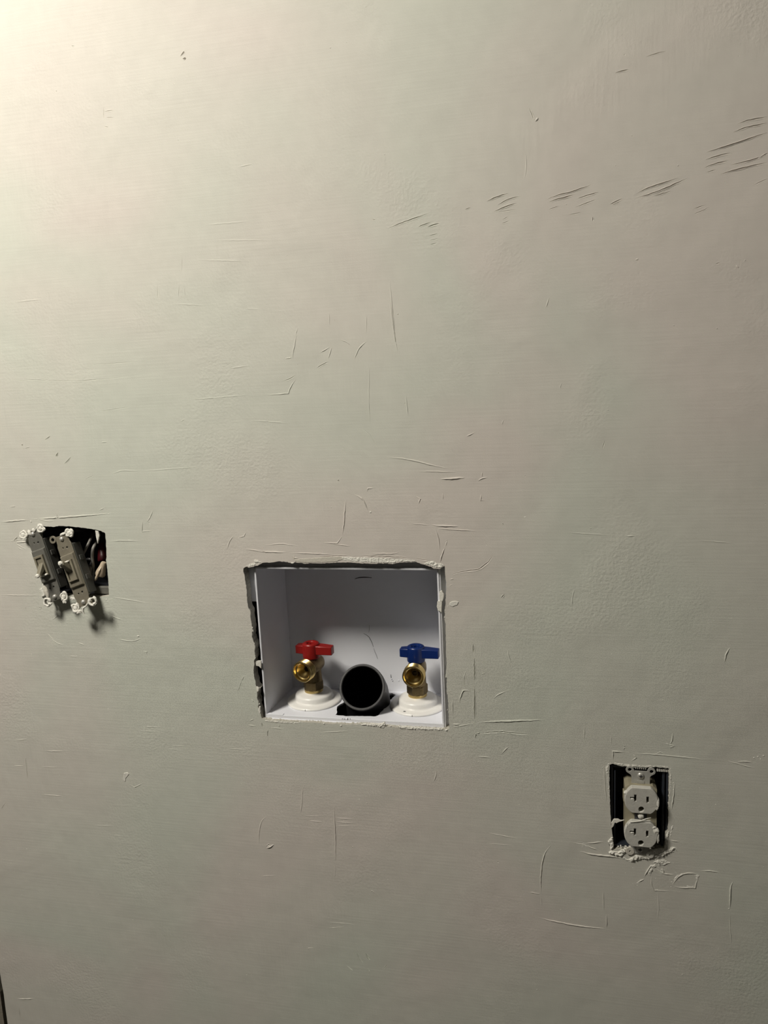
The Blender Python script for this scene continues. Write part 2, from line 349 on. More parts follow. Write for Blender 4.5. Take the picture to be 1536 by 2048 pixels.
# relief lines of the trowelled surface: view window, kind (g groove, r raised bead), half width mm, height mm, polyline
WIN = {'1': (0, 0, .5), '2': (768, 0, .5), '3': (0, 700, .3255), '4': (500, 560, .349), '5': (1000, 700, .349), '6': (0, 1240, .3385), '7': (500, 1460, .349), '8': (900, 1100, .414), 'a': (1040, 1480, .323), 'p': (0, 0, 1), 't': (580, 1100, .1823), 'o': (1190, 1490, .122)}
LINES = '''
1 g .5 .3 722,226 735,208 744,214|1 g .6 .5 730,234 745,234|1 g .4 .15 414,430 416,475|1 g .4 .15 415,447 455,442|1 g .4 .15 425,470 455,470|1 g .4 .2 418,505 436,510|1 r .5 .1 950,668 1010,656|1 r .5 .08 60,1208 175,1196|1 g .4 .2 1490,878 1502,880
1 g .5 .2 286,184 298,185|1 r .6 .06 860,962 1080,960|1 r .6 .06 820,900 1000,885|1 r .6 .06 790,1040 1000,1045|1 g .5 .08 730,1020 728,1090|1 g .5 .1 630,1140 632,1200|1 g .5 .1 718,1140 715,1195|1 g .5 .08 740,1150 742,1190|1 r .5 .08 880,1250 890,1300|1 r .5 .1 1315,1250 1318,1300|1 r .5 .1 1180,1350 1190,1310|1 r .6 .06 700,1215 820,1222|1 r .6 .06 980,1235 1040,1236
2 g .5 .4 926,292 950,284 980,280|2 g .4 .2 1050,228 1075,218 1128,205|2 g .5 .3 582,432 590,455 604,482|2 r .8 .3 604,485 618,470
2 g .5 .25 10,918 60,896 180,853|2 g .5 .3 138,908 190,888|2 g .7 .4 175,908 198,900 222,896|2 g .5 .15 180,945 215,935|2 g .5 .15 180,962 215,955|2 g .5 .15 185,980 212,972|2 g .4 .2 325,838 348,830|2 g .5 .4 412,806 455,786 500,773|2 g .5 .35 455,822 500,795 548,785|2 g .5 .35 440,848 490,825 535,812|2 g .4 .15 475,880 495,868|2 g .4 .15 470,895 500,885|2 g .4 .12 440,850 535,838
2 g .5 .4 652,800 680,785 760,765 835,738|2 g .5 .4 660,808 700,795 765,780|2 g .5 .3 775,795 860,768|2 g .4 .2 765,830 850,798|2 g .4 .15 660,838 700,825|2 g .4 .15 740,860 790,850|2 g .5 .3 905,818 955,795|2 g .4 .25 912,820 945,808|2 g .5 .4 1005,778 1060,750 1180,712|2 g .5 .4 1005,795 1100,765 1218,712|2 g .4 .25 1070,780 1150,752|2 g .4 .25 1080,785 1150,765
2 g .5 .35 1285,640 1340,622 1390,612|2 g .5 .5 1285,612 1400,575 1536,530|2 g .5 .4 1282,672 1330,652 1378,645|2 g .5 .35 1395,530 1440,512 1536,492|2 g .5 .35 1412,498 1460,480 1536,468|2 g .5 .35 1385,660 1440,650 1536,620|2 g .5 .4 1340,700 1420,675 1536,650|2 g .4 .15 1290,690 1330,680|2 g .4 .3 1500,632 1536,612|2 g .4 .15 1480,740 1536,715|2 g .4 .15 1240,858 1305,828|2 g .4 .15 1240,835 1290,820
2 g .5 .4 836,868 838,884|2 r .5 .15 22,1120 35,1260 48,1380|2 r .4 .08 565,610 572,660 560,720|2 r .5 .15 648,1230 660,1190|2 r .6 .2 1408,1062 1420,1072|2 g .5 .2 1328,1055 1345,1053|2 r .6 .15 1005,1040 1018,1036
3 r .6 .3 0,1057 180,1043|3 r .7 .35 190,1040 420,1026 640,1008 680,1003|3 r .6 .3 80,1183 180,1178|3 g .5 .4 80,1180 92,1165 108,1150|3 r .5 .2 670,1174 760,1170 860,1175|3 g .4 .3 395,700 425,675 437,655|3 g .5 .4 345,655 350,635 358,630|3 g .4 .3 275,552 310,528|3 g .4 .2 155,606 185,598|3 g .5 .5 132,586 140,580|3 g .4 .15 510,800 578,772|3 r .5 .1 680,765 740,740 865,742|3 r .5 .06 865,745 1250,715|3 g .4 .12 600,378 680,368 800,350|3 g .4 .12 0,192 200,185 500,190 860,160|3 g .4 .08 540,95 840,72|3 r .5 .08 1400,115 1536,95|3 r .5 .08 1140,298 1240,300 1536,275
3 g .4 .2 350,1010 355,1035|3 r .4 .2 875,1040 873,1115 935,1112|3 g .6 .3 910,1060 925,1070|3 r .5 .15 900,1060 925,1030 940,980|3 r .5 .2 1395,1225 1410,1170 1425,1150 1440,1140|3 r .5 .2 1470,1150 1500,1145 1510,1120|3 r .5 .15 610,985 640,970|3 g .5 .3 182,1043 190,1062|3 r .5 .2 60,960 80,965 97,960|3 r .4 .15 1110,438 1135,425|3 r .4 .15 620,568 660,565
4 r .5 .15 265,310 255,380 240,430 245,455|4 r .5 .2 200,450 240,445|4 r .5 .2 405,415 440,395 455,385|4 r .5 .2 468,385 455,430 448,450|4 g .5 .25 385,505 420,480 450,472|4 r .5 .2 520,345 560,352 575,375|4 r .5 .22 600,455 612,410 640,370 670,350|4 r .4 .1 668,200 665,310|4 r .5 .2 800,90 815,220 830,330 850,430|4 r .4 .08 683,460 680,700 690,860|4 g .5 .2 190,580 230,570 260,548|4 r .5 .2 100,660 220,650 235,605 270,560|4 r .5 .18 892,655 905,780|4 g .4 .1 640,850 690,885 730,960
4 r .6 .25 780,1015 890,1025 980,1045 1060,1065 1150,1085|4 r .5 .18 965,1097 1190,1100|4 r .8 .5 1090,1140 1160,1138 1232,1133|4 r .5 .25 1305,1152 1330,1130 1362,1132|4 r .5 .18 1330,1100 1330,1130|4 r .5 .2 1325,1225 1322,1262 1345,1264|4 r .5 .2 950,1240 975,1255 965,1285|4 r .5 .22 1240,895 1265,890 1285,875|4 r .5 .12 1105,1220 1105,1260|4 r .7 .35 598,1230 630,1240 655,1265 675,1320|4 r .6 .32 550,1260 542,1330 538,1400 530,1460|4 r .5 .2 530,1465 500,1510 420,1505|4 r .5 .2 470,1512 575,1525|4 r .5 .2 670,1215 675,1195 708,1192
4 r .7 .4 1040,1405 1200,1412|4 r .5 .25 1070,1425 1300,1438|4 r .5 .25 1060,1425 1085,1490 1085,1545|4 r .5 .12 920,1395 1030,1405|4 r .5 .1 0,805 120,812 230,822|4 r .5 .15 80,1520 180,1510 280,1525|4 g .5 .5 504,1150 510,1146|4 g .5 .5 1447,1396 1453,1394|4 r .5 .15 1110,1500 1130,1490 1120,1530
5 r .5 .12 385,1045 560,1058 650,1060|5 r .5 .2 720,1066 775,1066|5 g .4 .18 600,520 590,565|5 r .4 .08 1120,1090 1350,1107|5 r .4 .12 350,190 345,220|5 r .4 .12 10,430 20,400|5 g .5 .4 517,1024 523,1026|5 g .5 .5 13,995 19,995|5 g .4 .2 128,150 136,148
6 r .5 .2 690,112 760,125 800,125 840,105|6 r .5 .2 460,135 500,148|6 r .5 .15 410,215 460,217|6 r .4 .15 300,110 340,140 390,150|6 r .4 .15 280,80 320,120|6 r .5 .2 845,185 868,188 865,205|6 r .5 .15 850,630 940,633|6 r .4 .1 810,655 930,660|6 r .5 .15 270,775 380,775|6 g .4 .2 150,800 165,950|6 r .5 .15 95,708 165,705|6 r .4 .12 80,862 140,862|6 r .5 .15 245,1030 375,1042|6 r .7 .3 765,900 740,905 735,950|6 r .5 .2 765,970 795,988 845,965|6 g .4 .2 1400,435 1420,390 1430,355|6 r .4 .15 1440,330 1430,360|6 r .4 .08 550,1215 690,1215|6 r .4 .1 1010,742 1095,745|6 r .4 .1 990,762 1050,765|6 r .4 .1 1340,760 1455,765|6 r .4 .12 670,1272 715,1275|6 g .4 .2 10,1115 20,1095 35,1082|6 g .4 .3 902,560 908,560|6 g .4 .2 595,58 610,65 640,62|6 r .5 .1 240,868 340,872
7 r .5 .2 50,660 52,580 65,520 95,495|7 g .7 .5 92,670 110,655 118,660|7 r .8 .5 95,678 125,668 138,655|7 r .5 .18 303,320 297,420 290,485|7 r .6 .28 483,430 485,520 490,620 490,760|7 r .4 .06 490,760 485,860|7 r .5 .15 335,520 420,528|7 r .4 .08 300,490 430,495|7 r .5 .15 490,505 585,510|7 r .5 .15 490,527 590,533|7 r .4 .08 495,550 580,550|7 r .4 .1 440,1100 610,1115|7 r .4 .08 450,1135 545,1130
7 g .5 .3 612,1275 622,1300 650,1335|7 g .7 .5 662,1278 675,1300 688,1318|7 g .4 .3 555,1350 590,1378|7 g .5 .35 768,1370 785,1345|7 g .4 .3 672,1365 685,1382|7 r .4 .15 1365,590 1460,608 1536,622|7 r .4 .08 1350,650 1510,662|7 r .5 .18 1070,225 1065,275 1048,300|7 r .5 .18 690,930 700,920 715,935|7 r .4 .1 330,1265 335,1250 365,1248|7 r .4 .15 100,0 100,40|7 r .6 .3 1295,40 1295,25 1320,12|7 r .5 .18 1440,140 1460,110 1490,92|7 r .5 .2 1305,152 1380,158|7 r .4 .06 1165,20 1162,150|7 r .4 .08 60,840 150,832
8 g .6 .3 0,122 40,108 80,102 140,96 175,70 195,50 208,25|8 g .6 .5 248,232 255,220 264,215|8 g .6 .5 113,455 115,500|8 g .6 .5 118,520 120,640|8 g .6 .5 120,650 118,740 120,835|8 r .6 .3 45,740 52,700 65,678 100,680|8 r .4 .12 65,670 68,600 80,580|8 r .7 .4 125,835 220,828 320,825 465,820|8 g .7 .4 125,890 160,885 250,878 330,888 385,890|8 r .5 .25 122,910 124,888 140,882|8 r .5 .2 210,718 240,692 275,682|8 r .4 .15 150,600 170,595|8 r .5 .15 278,480 285,525 298,545|8 r .5 .12 605,185 590,215 588,280|8 g .4 .1 620,180 700,182|8 r .6 .3 1325,545 1335,490 1355,472|8 r .4 .12 650,840 648,920|8 r .4 .12 778,895 778,940|8 r .5 .25 840,940 850,960|8 r .5 .25 1075,885 1075,930 1060,940|8 r .6 .3 1035,935 1095,950|8 r .5 .2 0,858 60,848 115,838
a r .6 .35 130,960 128,850 135,760 155,695 195,650|a r .5 .2 60,942 128,955|a r .4 .12 130,970 135,1030|a r .6 .35 105,1098 180,1115 300,1140 420,1158 535,1168|a r .5 .3 537,1165 535,1080|a r .4 .18 520,1060 515,930|a r .7 .4 1298,1045 1302,960 1305,900 1320,875|a r .4 .12 1298,1060 1300,1160 1310,1280|a r .6 .35 575,125 575,70 655,75|a r .6 .25 700,85 850,90 1000,105 1150,122|a r .5 .3 700,88 720,110 690,130|a r .7 .5 365,690 460,710 560,718 640,735
a g .6 .3 330,635 400,640 380,665|a r .5 .25 405,640 520,630|a r .5 .3 410,655 480,680|a r .5 .25 1120,812 1180,808 1240,822|a r .6 .35 945,895 970,855 1000,830 1050,820 1110,835|a r .6 .3 1108,838 1095,870 1085,915 1040,910 1010,920 950,905|a r .6 .45 770,850 790,800 815,775 830,790|a r .5 .3 832,792 890,830 960,835|a r .5 .3 880,790 895,825|a r .4 .25 815,832 812,900 830,930 935,935|a r .5 .25 730,880 770,860|a r .4 .12 855,940 860,1050 850,1110|a r .7 .5 820,760 870,745 915,770|a r .6 .35 910,690 960,675 975,690|a r .5 .3 930,620 985,630|a r .5 .3 960,260 950,350 935,450
a r .5 .3 1345,135 1400,130 1440,140|a r .4 .2 1280,128 1450,175|a r .4 .2 840,85 870,75 900,92|a r .4 .2 520,140 525,260 535,390|a r .4 .15 540,250 548,400|a r .4 .2 905,25 930,45 965,40|a r .4 .2 640,60 655,30|a r .4 .15 500,180 540,150 555,145
p g .6 .4 522,1122 533,1117 568,1118 575,1121|t g .6 .35 300,85 380,72 480,68 600,66 700,68|t g .6 .4 700,70 860,70 1000,72 1200,80 1380,100|t r .5 .25 0,30 200,38 500,48|t r .5 .25 860,40 1030,40 1150,42 1200,20|t r .5 .3 40,60 48,85 90,92|t g .5 .3 1385,98 1440,102 1490,110 1520,120
p r .5 .3 880,1125 884,1108 890,1095|p r .6 .3 512,1103 524,1103 575,1105|p r .5 .2 490,1098 530,1103|p g .5 .35 509,1392 515,1405 518,1416|p r .5 .3 503,1398 508,1404|p g .6 .4 522,1441 524,1450 526,1455|p r .4 .25 536,1458 534,1472|p r .5 .2 496,1450 512,1452|p r .5 .2 499,1442 508,1438|p g .6 .5 557,1453 560,1452|p r .4 .15 540,1455 570,1458|p r .4 .15 640,1465 700,1462|p r .5 .2 905,1400 905,1430|p r .5 .2 899,1415 902,1440|p r .6 .3 905,1448 920,1449|p r .4 .2 895,1160 908,1158|p r .4 .2 895,1172 905,1170
p r .4 .2 20,1082 40,1080|p r .4 .15 0,1190 80,1191|p r .4 .15 222,1194 260,1200 300,1207|p r .5 .2 220,1230 232,1236 245,1240|p r .4 .2 210,1196 222,1200|p r .4 .15 105,1240 118,1228|p r .6 .3 34,1997 50,1998 70,1997|p g .4 .15 38,2012 41,2040|p r .4 .2 900,1470 905,1478|p r .4 .15 30,1085 38,1092 52,1098|p r .4 .15 35,1095 45,1100|p r .4 .15 60,1105 66,1112|p g .5 .4 78,1216 84,1215|p g .5 .35 50,1216 52,1216|p r .4 .15 70,1036 100,1044 112,1040
'''
def parse_lines():
    out = []
    for chunk in LINES.replace('\n', '|').split('|'):
        t = chunk.split()
        if len(t) < 6: continue
        ox, oy, s = WIN[t[0]]
        pts = [tuple(float(v) for v in q.split(',')) for q in t[4:]]
        out.append((t[1], float(t[2]) * 1.4 * mm, (float(t[3]) * 2.2 + .05) * mm, [P(ox + x * s, oy + y * s) for x, y in pts]))
    return out

def near_hole(p, d=0.0025):
    for h in HOLES:
        if inside(p, h): return True
        for q in h:
            if abs(q[0] - p[0]) < d and abs(q[1] - p[1]) < d: return True
    return False

PROFILE = {'r': [(-1, 0), (-.45, .8), (0, 1), (.45, .8), (1, 0)],
           'g': [(-1.9, 0), (-1, .32), (0, -1), (1, .32), (1.9, 0)]}
def relief_strips():
    """rows of (x, z, outward height) for every relief line"""
    r = random.Random(21)
    strips = []
    for kind, w, h, pts in parse_lines():
        seg = [(pts[i + 1] - pts[i]).length for i in range(len(pts) - 1)]
        total = sum(seg)
        n = max(3, int(total / 0.0028))
        path = []
        for k in range(n + 1):
            s = total * k / n; i = 0
            while i < len(seg) - 1 and s > seg[i]: s -= seg[i]; i += 1
            path.append(pts[i].lerp(pts[i + 1], min(1, s / seg[i])))
        sharp = [pts[i] for i in range(1, len(pts) - 1) if (pts[i] - pts[i - 1]).angle(pts[i + 1] - pts[i]) > .9]
        keep = {min(range(n + 1), key=lambda k: (path[k] - c).length) for c in sharp}
        for k in keep: path[k] = min(sharp, key=lambda c: (path[k] - c).length)
        for _ in range(3):
            path = [path[0]] + [path[i] if i in keep else path[i] * .5 + (path[i - 1] + path[i + 1]) * .25 for i in range(1, n)] + [path[-1]]
        prof = PROFILE[kind]
        rows = []
        for k, q in enumerate(path):
            t = (path[min(n, k + 1)] - path[max(0, k - 1)]).normalized()
            nx, nz = -t.z, t.x
            env = min(1.0, 3.2 * min(k, n - k) / n) * r.uniform(.65, 1.15)
            ww = w * (.35 + .65 * min(1, 4 * min(k, n - k) / n)) * r.uniform(.75, 1.2)
            jx = r.uniform(-.25, .25) * w
            rows.append([(q.x + nx * (o * ww + jx), q.z + nz * (o * ww + jx), a * h * env) for o, a in prof])
        if any(near_hole((p[0], p[1])) for row in rows for p in (row[0], row[-1])):
            rows = [row for row in rows if not (near_hole((row[0][0], row[0][1])) or near_hole((row[-1][0], row[-1][1])))]
            if len(rows) < 3: continue
            rows[0] = [(a, b, 0) for a, b, c in rows[0]]; rows[-1] = [(a, b, 0) for a, b, c in rows[-1]]
        strips.append(rows)
    return strips

def build_wall():
    outer = [(WALL_LEFT, 0.0)]
    zz = 0.0
    r = random.Random(4)
    right_top = [(2.1, 0.0), (2.1, CEIL), (WALL_LEFT, CEIL)]
    left = []
    z = CEIL - .04
    while z > 0.03:
        left.append((WALL_LEFT + r.uniform(-.0005, .0009), z)); z -= 0.02
    outer = [(WALL_LEFT, 0.0)] + right_top + left
    verts, edges, height = [], [], []
    for loop in [outer] + HOLES:
        b = len(verts); n = len(loop)
        for p in loop: verts.append(Vector(p)); height.append(0.0)
        edges += [(b + k, b + (k + 1) % n) for k in range(n)]
    for rows in relief_strips():
        b = len(verts); m = len(rows[0])
        for row in rows:
            for x, zc, h in row: verts.append(Vector((x, zc))); height.append(h)
        for i in range(len(rows) - 1):
            for j in range(m): edges.append((b + i * m + j, b + (i + 1) * m + j))
    # pits and crumbs
    for k in range(170):
        p = P(rnd.uniform(-20, 1560), rnd.uniform(-20, 2070))
        if p.x < WALL_LEFT + .004 or near_hole((p.x, p.z), .004): continue
        s = rnd.choice((-1, 1, 1)); rad = rnd.uniform(.35, .8) * mm
        b = len(verts)
        verts.append(Vector((p.x, p.z))); height.append(s * rad * rnd.uniform(.3, .6))
        n = 6
        for j in range(n):
            a = 2 * math.pi * j / n
            verts.append(Vector((p.x + rad * math.cos(a) * rnd.uniform(.7, 1.5), p.z + rad * math.sin(a) * rnd.uniform(.7, 1.2)))); height.append(0.0)
        edges += [(b + 1 + j, b + 1 + (j + 1) % n) for j in range(n)] + [(b, b + 1 + j) for j in range(n)]
    SC = 1000.0
    ov, oe, of, orig_v, orig_e, orig_f = delaunay_2d_cdt([v * SC for v in verts], edges, [], 0, 1e-4)
    mb = MB()
    hs = []
    for src in orig_v:
        hs.append(max((height[i] for i in src if i < len(height)), key=abs) if src else 0.0)
    pts = [v / SC for v in ov]
    tris = []
    lo = [(min(q[0] for q in h), max(q[0] for q in h), min(q[1] for q in h), max(q[1] for q in h)) for h in HOLES]
    for f in of:
        c = sum((pts[i] for i in f), Vector((0, 0))) / len(f)
        if not inside(c, outer): continue
        bad = False
        for h, bb in zip(HOLES, lo):
            if bb[0] < c.x < bb[1] and bb[2] < c.y < bb[3] and inside(c, h): bad = True; break
        if not bad: tris.append(tuple(f))
    mb.add([(p.x, -h, p.y) for p, h in zip(pts, hs)], tris)
    mb.mi = 1
    for loop in [outer] + HOLES:
        n = len(loop)
        rr = random.Random(n)
        mid = [(q[0] + rr.uniform(-.0004, .0004), WALL_T * .5, q[1] + rr.uniform(-.0004, .0004)) for q in loop]
        v = [(q[0], 0, q[1]) for q in loop] + mid + [(q[0], WALL_T, q[1]) for q in loop]
        fs = []
        for k in range(n):
            k2 = (k + 1) % n
            fs += [(k, n + k, n + k2, k2), (n + k, 2 * n + k, 2 * n + k2, n + k2)]
        mb.add(v, fs)
    mb.mi = 1
    tr2, p2 = fill(outer, HOLES)
    mb.add([(q[0], WALL_T, q[1]) for q in p2], [tuple(reversed(t)) for t in tr2])
    return mb.build('wall_back', [M_WALL, M_GYPSUM], recalc=False)

wall = build_wall()
tag(wall, 'off-white skim-coated drywall covered in trowel marks with three cut openings', kind='structure')

# ------------------------------------------------------------------ the rest of the room
def struct(name, mb, m, label):
    return tag(mb.build(name, m), label, kind='structure')
struct('floor', MB().box(-2.4, 2.1, -2.6, 0.14, -0.05, 0.0), M_FLOOR, 'dusty grey concrete floor')
struct('ceiling', MB().box(-2.4, 2.1, -2.6, 0.14, CEIL, CEIL + .05), M_ROOM, 'plain grey ceiling')
struct('wall_right', MB().box(2.1, 2.16, -2.6, 0.14, 0, CEIL), M_ROOM, 'plain grey side wall')
struct('wall_left', MB().box(-2.46, -2.4, -2.6, 0.14, 0, CEIL), M_ROOM, 'plain grey side wall beyond the lamp')
struct('wall_front', MB().box(-2.4, 2.1, -2.66, -2.6, 0, CEIL), M_ROOM, 'plain grey wall opposite')
struct('wall_cavity', MB().box(-2.4, 2.1, 0.115, 0.14, 0, CEIL), M_WBLACK, 'sheet closing the wall cavity, coloured black in place of shade')  # back sheet coloured black, so the cavity's shade is in its colour
struct('wall_back_left', MB().box(-2.4, -0.86, 0.0, WALL_T, 0, CEIL), M_ROOM, 'plain grey wall left of the grey trim board')
mb = MB()
r = random.Random(11)
n = 100
vs = []
for k in range(n + 1):
    z = CEIL * k / n
    e = -0.7672 + r.uniform(-.0026, .0022)
    vs += [(-0.86, .004, z), (e - .012, .003 + r.uniform(-.001, .001), z), (e, .008, z), (e, .03, z)]
fs = []
for k in range(n):
    for j in range(3): fs.append((4 * k + j, 4 * k + j + 1, 4 * k + 5 + j, 4 * k + 4 + j))
mb.add(vs, fs)
struct('trim_1', mb, M_WOOD, 'rough grey board at the end of the wall')

# ------------------------------------------------------------------ plaster crumbs on the wall
def lump(name, center, size, seed, m=None, parent=None, rough=.35, sub=2):
    bm = bmesh.new()
    bmesh.ops.create_icosphere(bm, subdivisions=sub, radius=1.0)
    for v in bm.verts:
        d = v.co.normalized()
        k = 1 + rough * noise.noise(d * 1.7 + Vector((seed * 3.1, seed * 1.7, 0))) + rough * .5 * noise.noise(d * 4.3 + Vector((0, seed * 2.3, seed)))
        v.co = Vector((d.x * size[0], d.y * size[1], d.z * size[2])) * k
    me = bpy.data.meshes.new(name); bm.to_mesh(me); bm.free()
    me.materials.append(m or M_PLASTER)
    o = bpy.data.objects.new(name, me); col.objects.link(o)
    o.location = center
    if parent: o.parent = parent
    return o
def flake(px_pts, y=-0.0004, t=0.0008, name='plaster_flake', m=None, parent=None, bend=0.0):
    """thin torn piece of dried skim coat, outline on the wall"""
    pts = [P(x, z, y) for x, z in px_pts]
    mb = MB()
    rr = random.Random(int(px_pts[0][0] * 7 + px_pts[0][1]))
    poly = []
    for i in range(len(pts)):
        a, b = pts[i], pts[(i + 1) % len(pts)]
        k = max(1, int((b - a).length / .0015))
        for j in range(k):
            q = a.lerp(b, j / k); poly.append((q.x + rr.uniform(-.0002, .0002), q.z + rr.uniform(-.0002, .0002)))
    mb.plate(poly, (), y - t, y + .0003, bevel=.0003)
    return mb.build(name, m or M_PLASTER, parent or wall)
def mound(px_pts, h, seed=0, name='plaster_mound', y=0.0003, parent=None):
    """irregular ridge of dried plaster standing proud of the wall"""
    pts = [P(x, z, y) for x, z in px_pts]
    rr = random.Random(seed + 13)
    poly = []
    for i in range(len(pts)):
        a, b = pts[i], pts[(i + 1) % len(pts)]
        k = max(1, int((b - a).length / .0011))
        for j in range(k):
            q = a.lerp(b, j / k); poly.append((q.x + rr.uniform(-.00025, .00025), q.z + rr.uniform(-.00025, .00025)))
    xs = [p[0] for p in poly]; zs = [p[1] for p in poly]
    verts = [Vector(p) for p in poly]; n = len(poly)
    g = .00075
    x = min(xs)
    while x < max(xs):
        z = min(zs)
        while z < max(zs):
            q = (x + rr.uniform(-.0002, .0002), z + rr.uniform(-.0002, .0002))
            if inside(q, poly) and min((q[0] - p[0]) ** 2 + (q[1] - p[1]) ** 2 for p in poly) > 1.6e-7: verts.append(Vector(q))
            z += g
        x += g
    ov, oe, of, a1, a2, a3 = delaunay_2d_cdt([v * 1000 for v in verts], [(k, (k + 1) % n) for k in range(n)], [], 0, 1e-5)
    P2 = [v / 1000 for v in ov]
    tris = []
    for f in of:
        c = sum((P2[i] for i in f), Vector((0, 0))) / len(f)
        if inside(c, poly): tris.append(tuple(f))
    out = []
    for i, p in enumerate(P2):
        d = math.sqrt(min((p.x - q[0]) ** 2 + (p.y - q[1]) ** 2 for q in poly))
        nz = .75 + .7 * noise.noise(Vector((p.x * 420, p.y * 420, seed))) + .45 * noise.noise(Vector((p.x * 1100, p.y * 1100, seed + 5)))
        out.append((p.x, y - h * min(1, d / .0011) ** .6 * max(.12, nz), p.y))
    return MB().add(out, tris).build(name, M_PLASTER, parent or wall)
def at(px, py, y=0.0): return P(px, py, y)

i = 0
for px, py, sx, sz, sy in [(277, 1272, 2.6, .9, 1.2), (258, 1282, 1.0, .8, .8), (741, 1024, 1.6, 1.3, .9), (62, 1043, 1.4, 2.2, 1.0), (217, 1028, 1.3, .8, .6), (1050, 1034, 1.8, 1.4, .5),
        (538, 1692, 2.6, 1.3, .7), (958, 1523, 1.6, .7, .6), (893, 1460, 2.4, 1.4, 1.4), (1461, 1775, 1.0, 1.6, .8), (1458, 1817, 1.3, 1.0, .8), (1508, 1515, 1.4, .8, .8), (1516, 1513, 1.3, .9, .8),
        (1527, 1511, 1.8, .7, .9), (1521, 1518, 1.0, .7, .7), (1303, 1731, 2.6, 1.6, 1.2), (1296, 1740, 1.2, 2.2, 1.0), (1277, 1763, .9, .9, .7), (1397, 1752, 1.6, .9, .8), (1365, 1775, 1.0, .8, .7),
        (517, 1378, 1.2, 2.2, 2.0), (519, 1408, .8, 1.6, .9), (506, 1262, .8, 2.4, 1.0), (505, 1255, .8, 1.2, .8), (509, 1287, .7, 1.2, .8), (648, 1447, 1.8, 1.4, 1.4), (682, 1451, 1.9, 1.4, 1.2),
        (765, 1454, 4.5, 1.6, 1.2), (781, 1452, 2.0, 1.2, 1.0), (829, 1457, 1.4, 1.2, 1.2), (858, 1457, 2.4, 1.0, 1.0), (880, 1456, 2.0, .9, 1.0), (585, 1126, 2.6, 1.2, 1.0), (616, 1124, 3.0, 1.1, .8),
        (660, 1119, .8, 3.0, .7), (644, 1124, 1.5, 1.0, 1.0), (786, 1127, 1.2, 1.0, .9), (896, 1212, .6, 1.6, .6), (889, 1235, .7, 2.0, .9), (890, 1221, .5, 1.6, .7), (892, 1354, .7, 1.4, .8), (895, 1420, .6, 1.6, .7),
        (895, 1388, .5, 1.3, .7), (545, 1440, 2.5, .8, .9), (600, 1444, 1.5, .8, .8), (1052, 225, .6, .5, .4), (1068, 238, 1.0, .8, .5), (8, 1917, .6, 1.2, .6), (1, 1882, .8, .8, .6), (479, 1748, .6, .8, .5), (536, 1689, .6, .6, .5),
        (85, 1215, .8, .5, .4), (222, 1238, 1.2, .7, .6), (213, 1199, 1.6, 1.2, .7), (300, 1052, .8, .8, .5), (305, 1064, .7, .7, .5), (28, 1010, .7, .5, .4)]:
    i += 1
    lump('plaster_crumb', at(px, py, .0002), (sx * mm * .7, sy * mm * .7, sz * mm * .7), i, parent=wall, sub=2)
# torn and feathered pieces round the openings
flake([(584, 1113), (590, 1120), (600, 1118), (620, 1117), (650, 1114), (681, 1113), (690, 1117), (672, 1123), (650, 1124.5), (612, 1125), (590, 1123)], -.0001, .0003, m=M_PAPER)
mound([(684, 1113), (715, 1114), (760, 1115), (800, 1118), (832, 1120), (830, 1123), (800, 1124), (786, 1126.5), (750, 1126), (722, 1125), (702, 1123), (681, 1120)], 0.0008, 19)
mound([(846, 1128), (857, 1122), (867, 1121), (874, 1126), (886, 1127), (889, 1131), (882, 1136), (872, 1136), (858, 1130.5)], 0.001, 6)
mound([(487, 1133.5), (500, 1127), (512, 1124), (522, 1122.5), (526, 1124), (517, 1129), (500, 1134), (493, 1132)], 0.0008, 30)
flake([(508, 1120), (516, 1121), (520, 1124), (509, 1125)], -.0003, .0005)
flake([(509, 1322), (514, 1321), (523, 1321), (523, 1336), (518, 1332), (510, 1330)], .003, .0012)
flake([(519, 1413), (521, 1412), (522, 1424), (520, 1428), (517, 1420)], .001, .0012)
flake([(513, 1372), (518, 1375), (519, 1381), (515, 1383), (513, 1379)], .001, .0012)
mound([(712, 1449), (735, 1446), (760, 1447), (770, 1443), (772, 1451), (760, 1454), (735, 1451)], 0.0014, 19)
mound([(795, 1451), (820, 1453), (850, 1455), (888, 1457), (884, 1461), (850, 1460), (820, 1459), (800, 1457)], 0.0012, 17)
mound([(530, 1440), (545, 1441), (560, 1442), (580, 1443.5), (600, 1445), (598, 1447.5), (560, 1446), (532, 1443)], 0.0009, 0)
flake([(899, 1206), (903, 1203), (911, 1202), (917, 1204), (915, 1210), (905, 1213), (899, 1211)], -.0001, .0004)
flake([(248, 1546), (256, 1545), (258, 1548), (252, 1556), (250, 1563), (246, 1561)], -.0001, .0004)
flake([(1223, 1645), (1228, 1637), (1236, 1637), (1241, 1640), (1248, 1639.5), (1238, 1643), (1233, 1646), (1229, 1644), (1226, 1652), (1223, 1655)], -.0004, .0008)
mound([(1224, 1523), (1232, 1525), (1246, 1527), (1262, 1529), (1262, 1533), (1244, 1531.5), (1230, 1529)], 0.0009, 25)
mound([(1262, 1528), (1290, 1531), (1297, 1530), (1312, 1531), (1336, 1532), (1341, 1537), (1312, 1533), (1296, 1534), (1265, 1533)], 0.0009, 40)
mound([(1338.5, 1538), (1342, 1536), (1343, 1560), (1341, 1590), (1340, 1612), (1339, 1640), (1338, 1660), (1336.5, 1660), (1337.5, 1612), (1338.5, 1580)], .0008, 3)
mound([(1335, 1663), (1339, 1662), (1337, 1676), (1334, 1690), (1331, 1697), (1329.5, 1690), (1331, 1672)], .0012, 4)
mound([(1345, 1566), (1348, 1560), (1350, 1575), (1348, 1598), (1345.5, 1594), (1346, 1580)], .0006, 8)
mound([(1342, 1652), (1347, 1650), (1345, 1664), (1341, 1676), (1339, 1672)], .0007, 9)
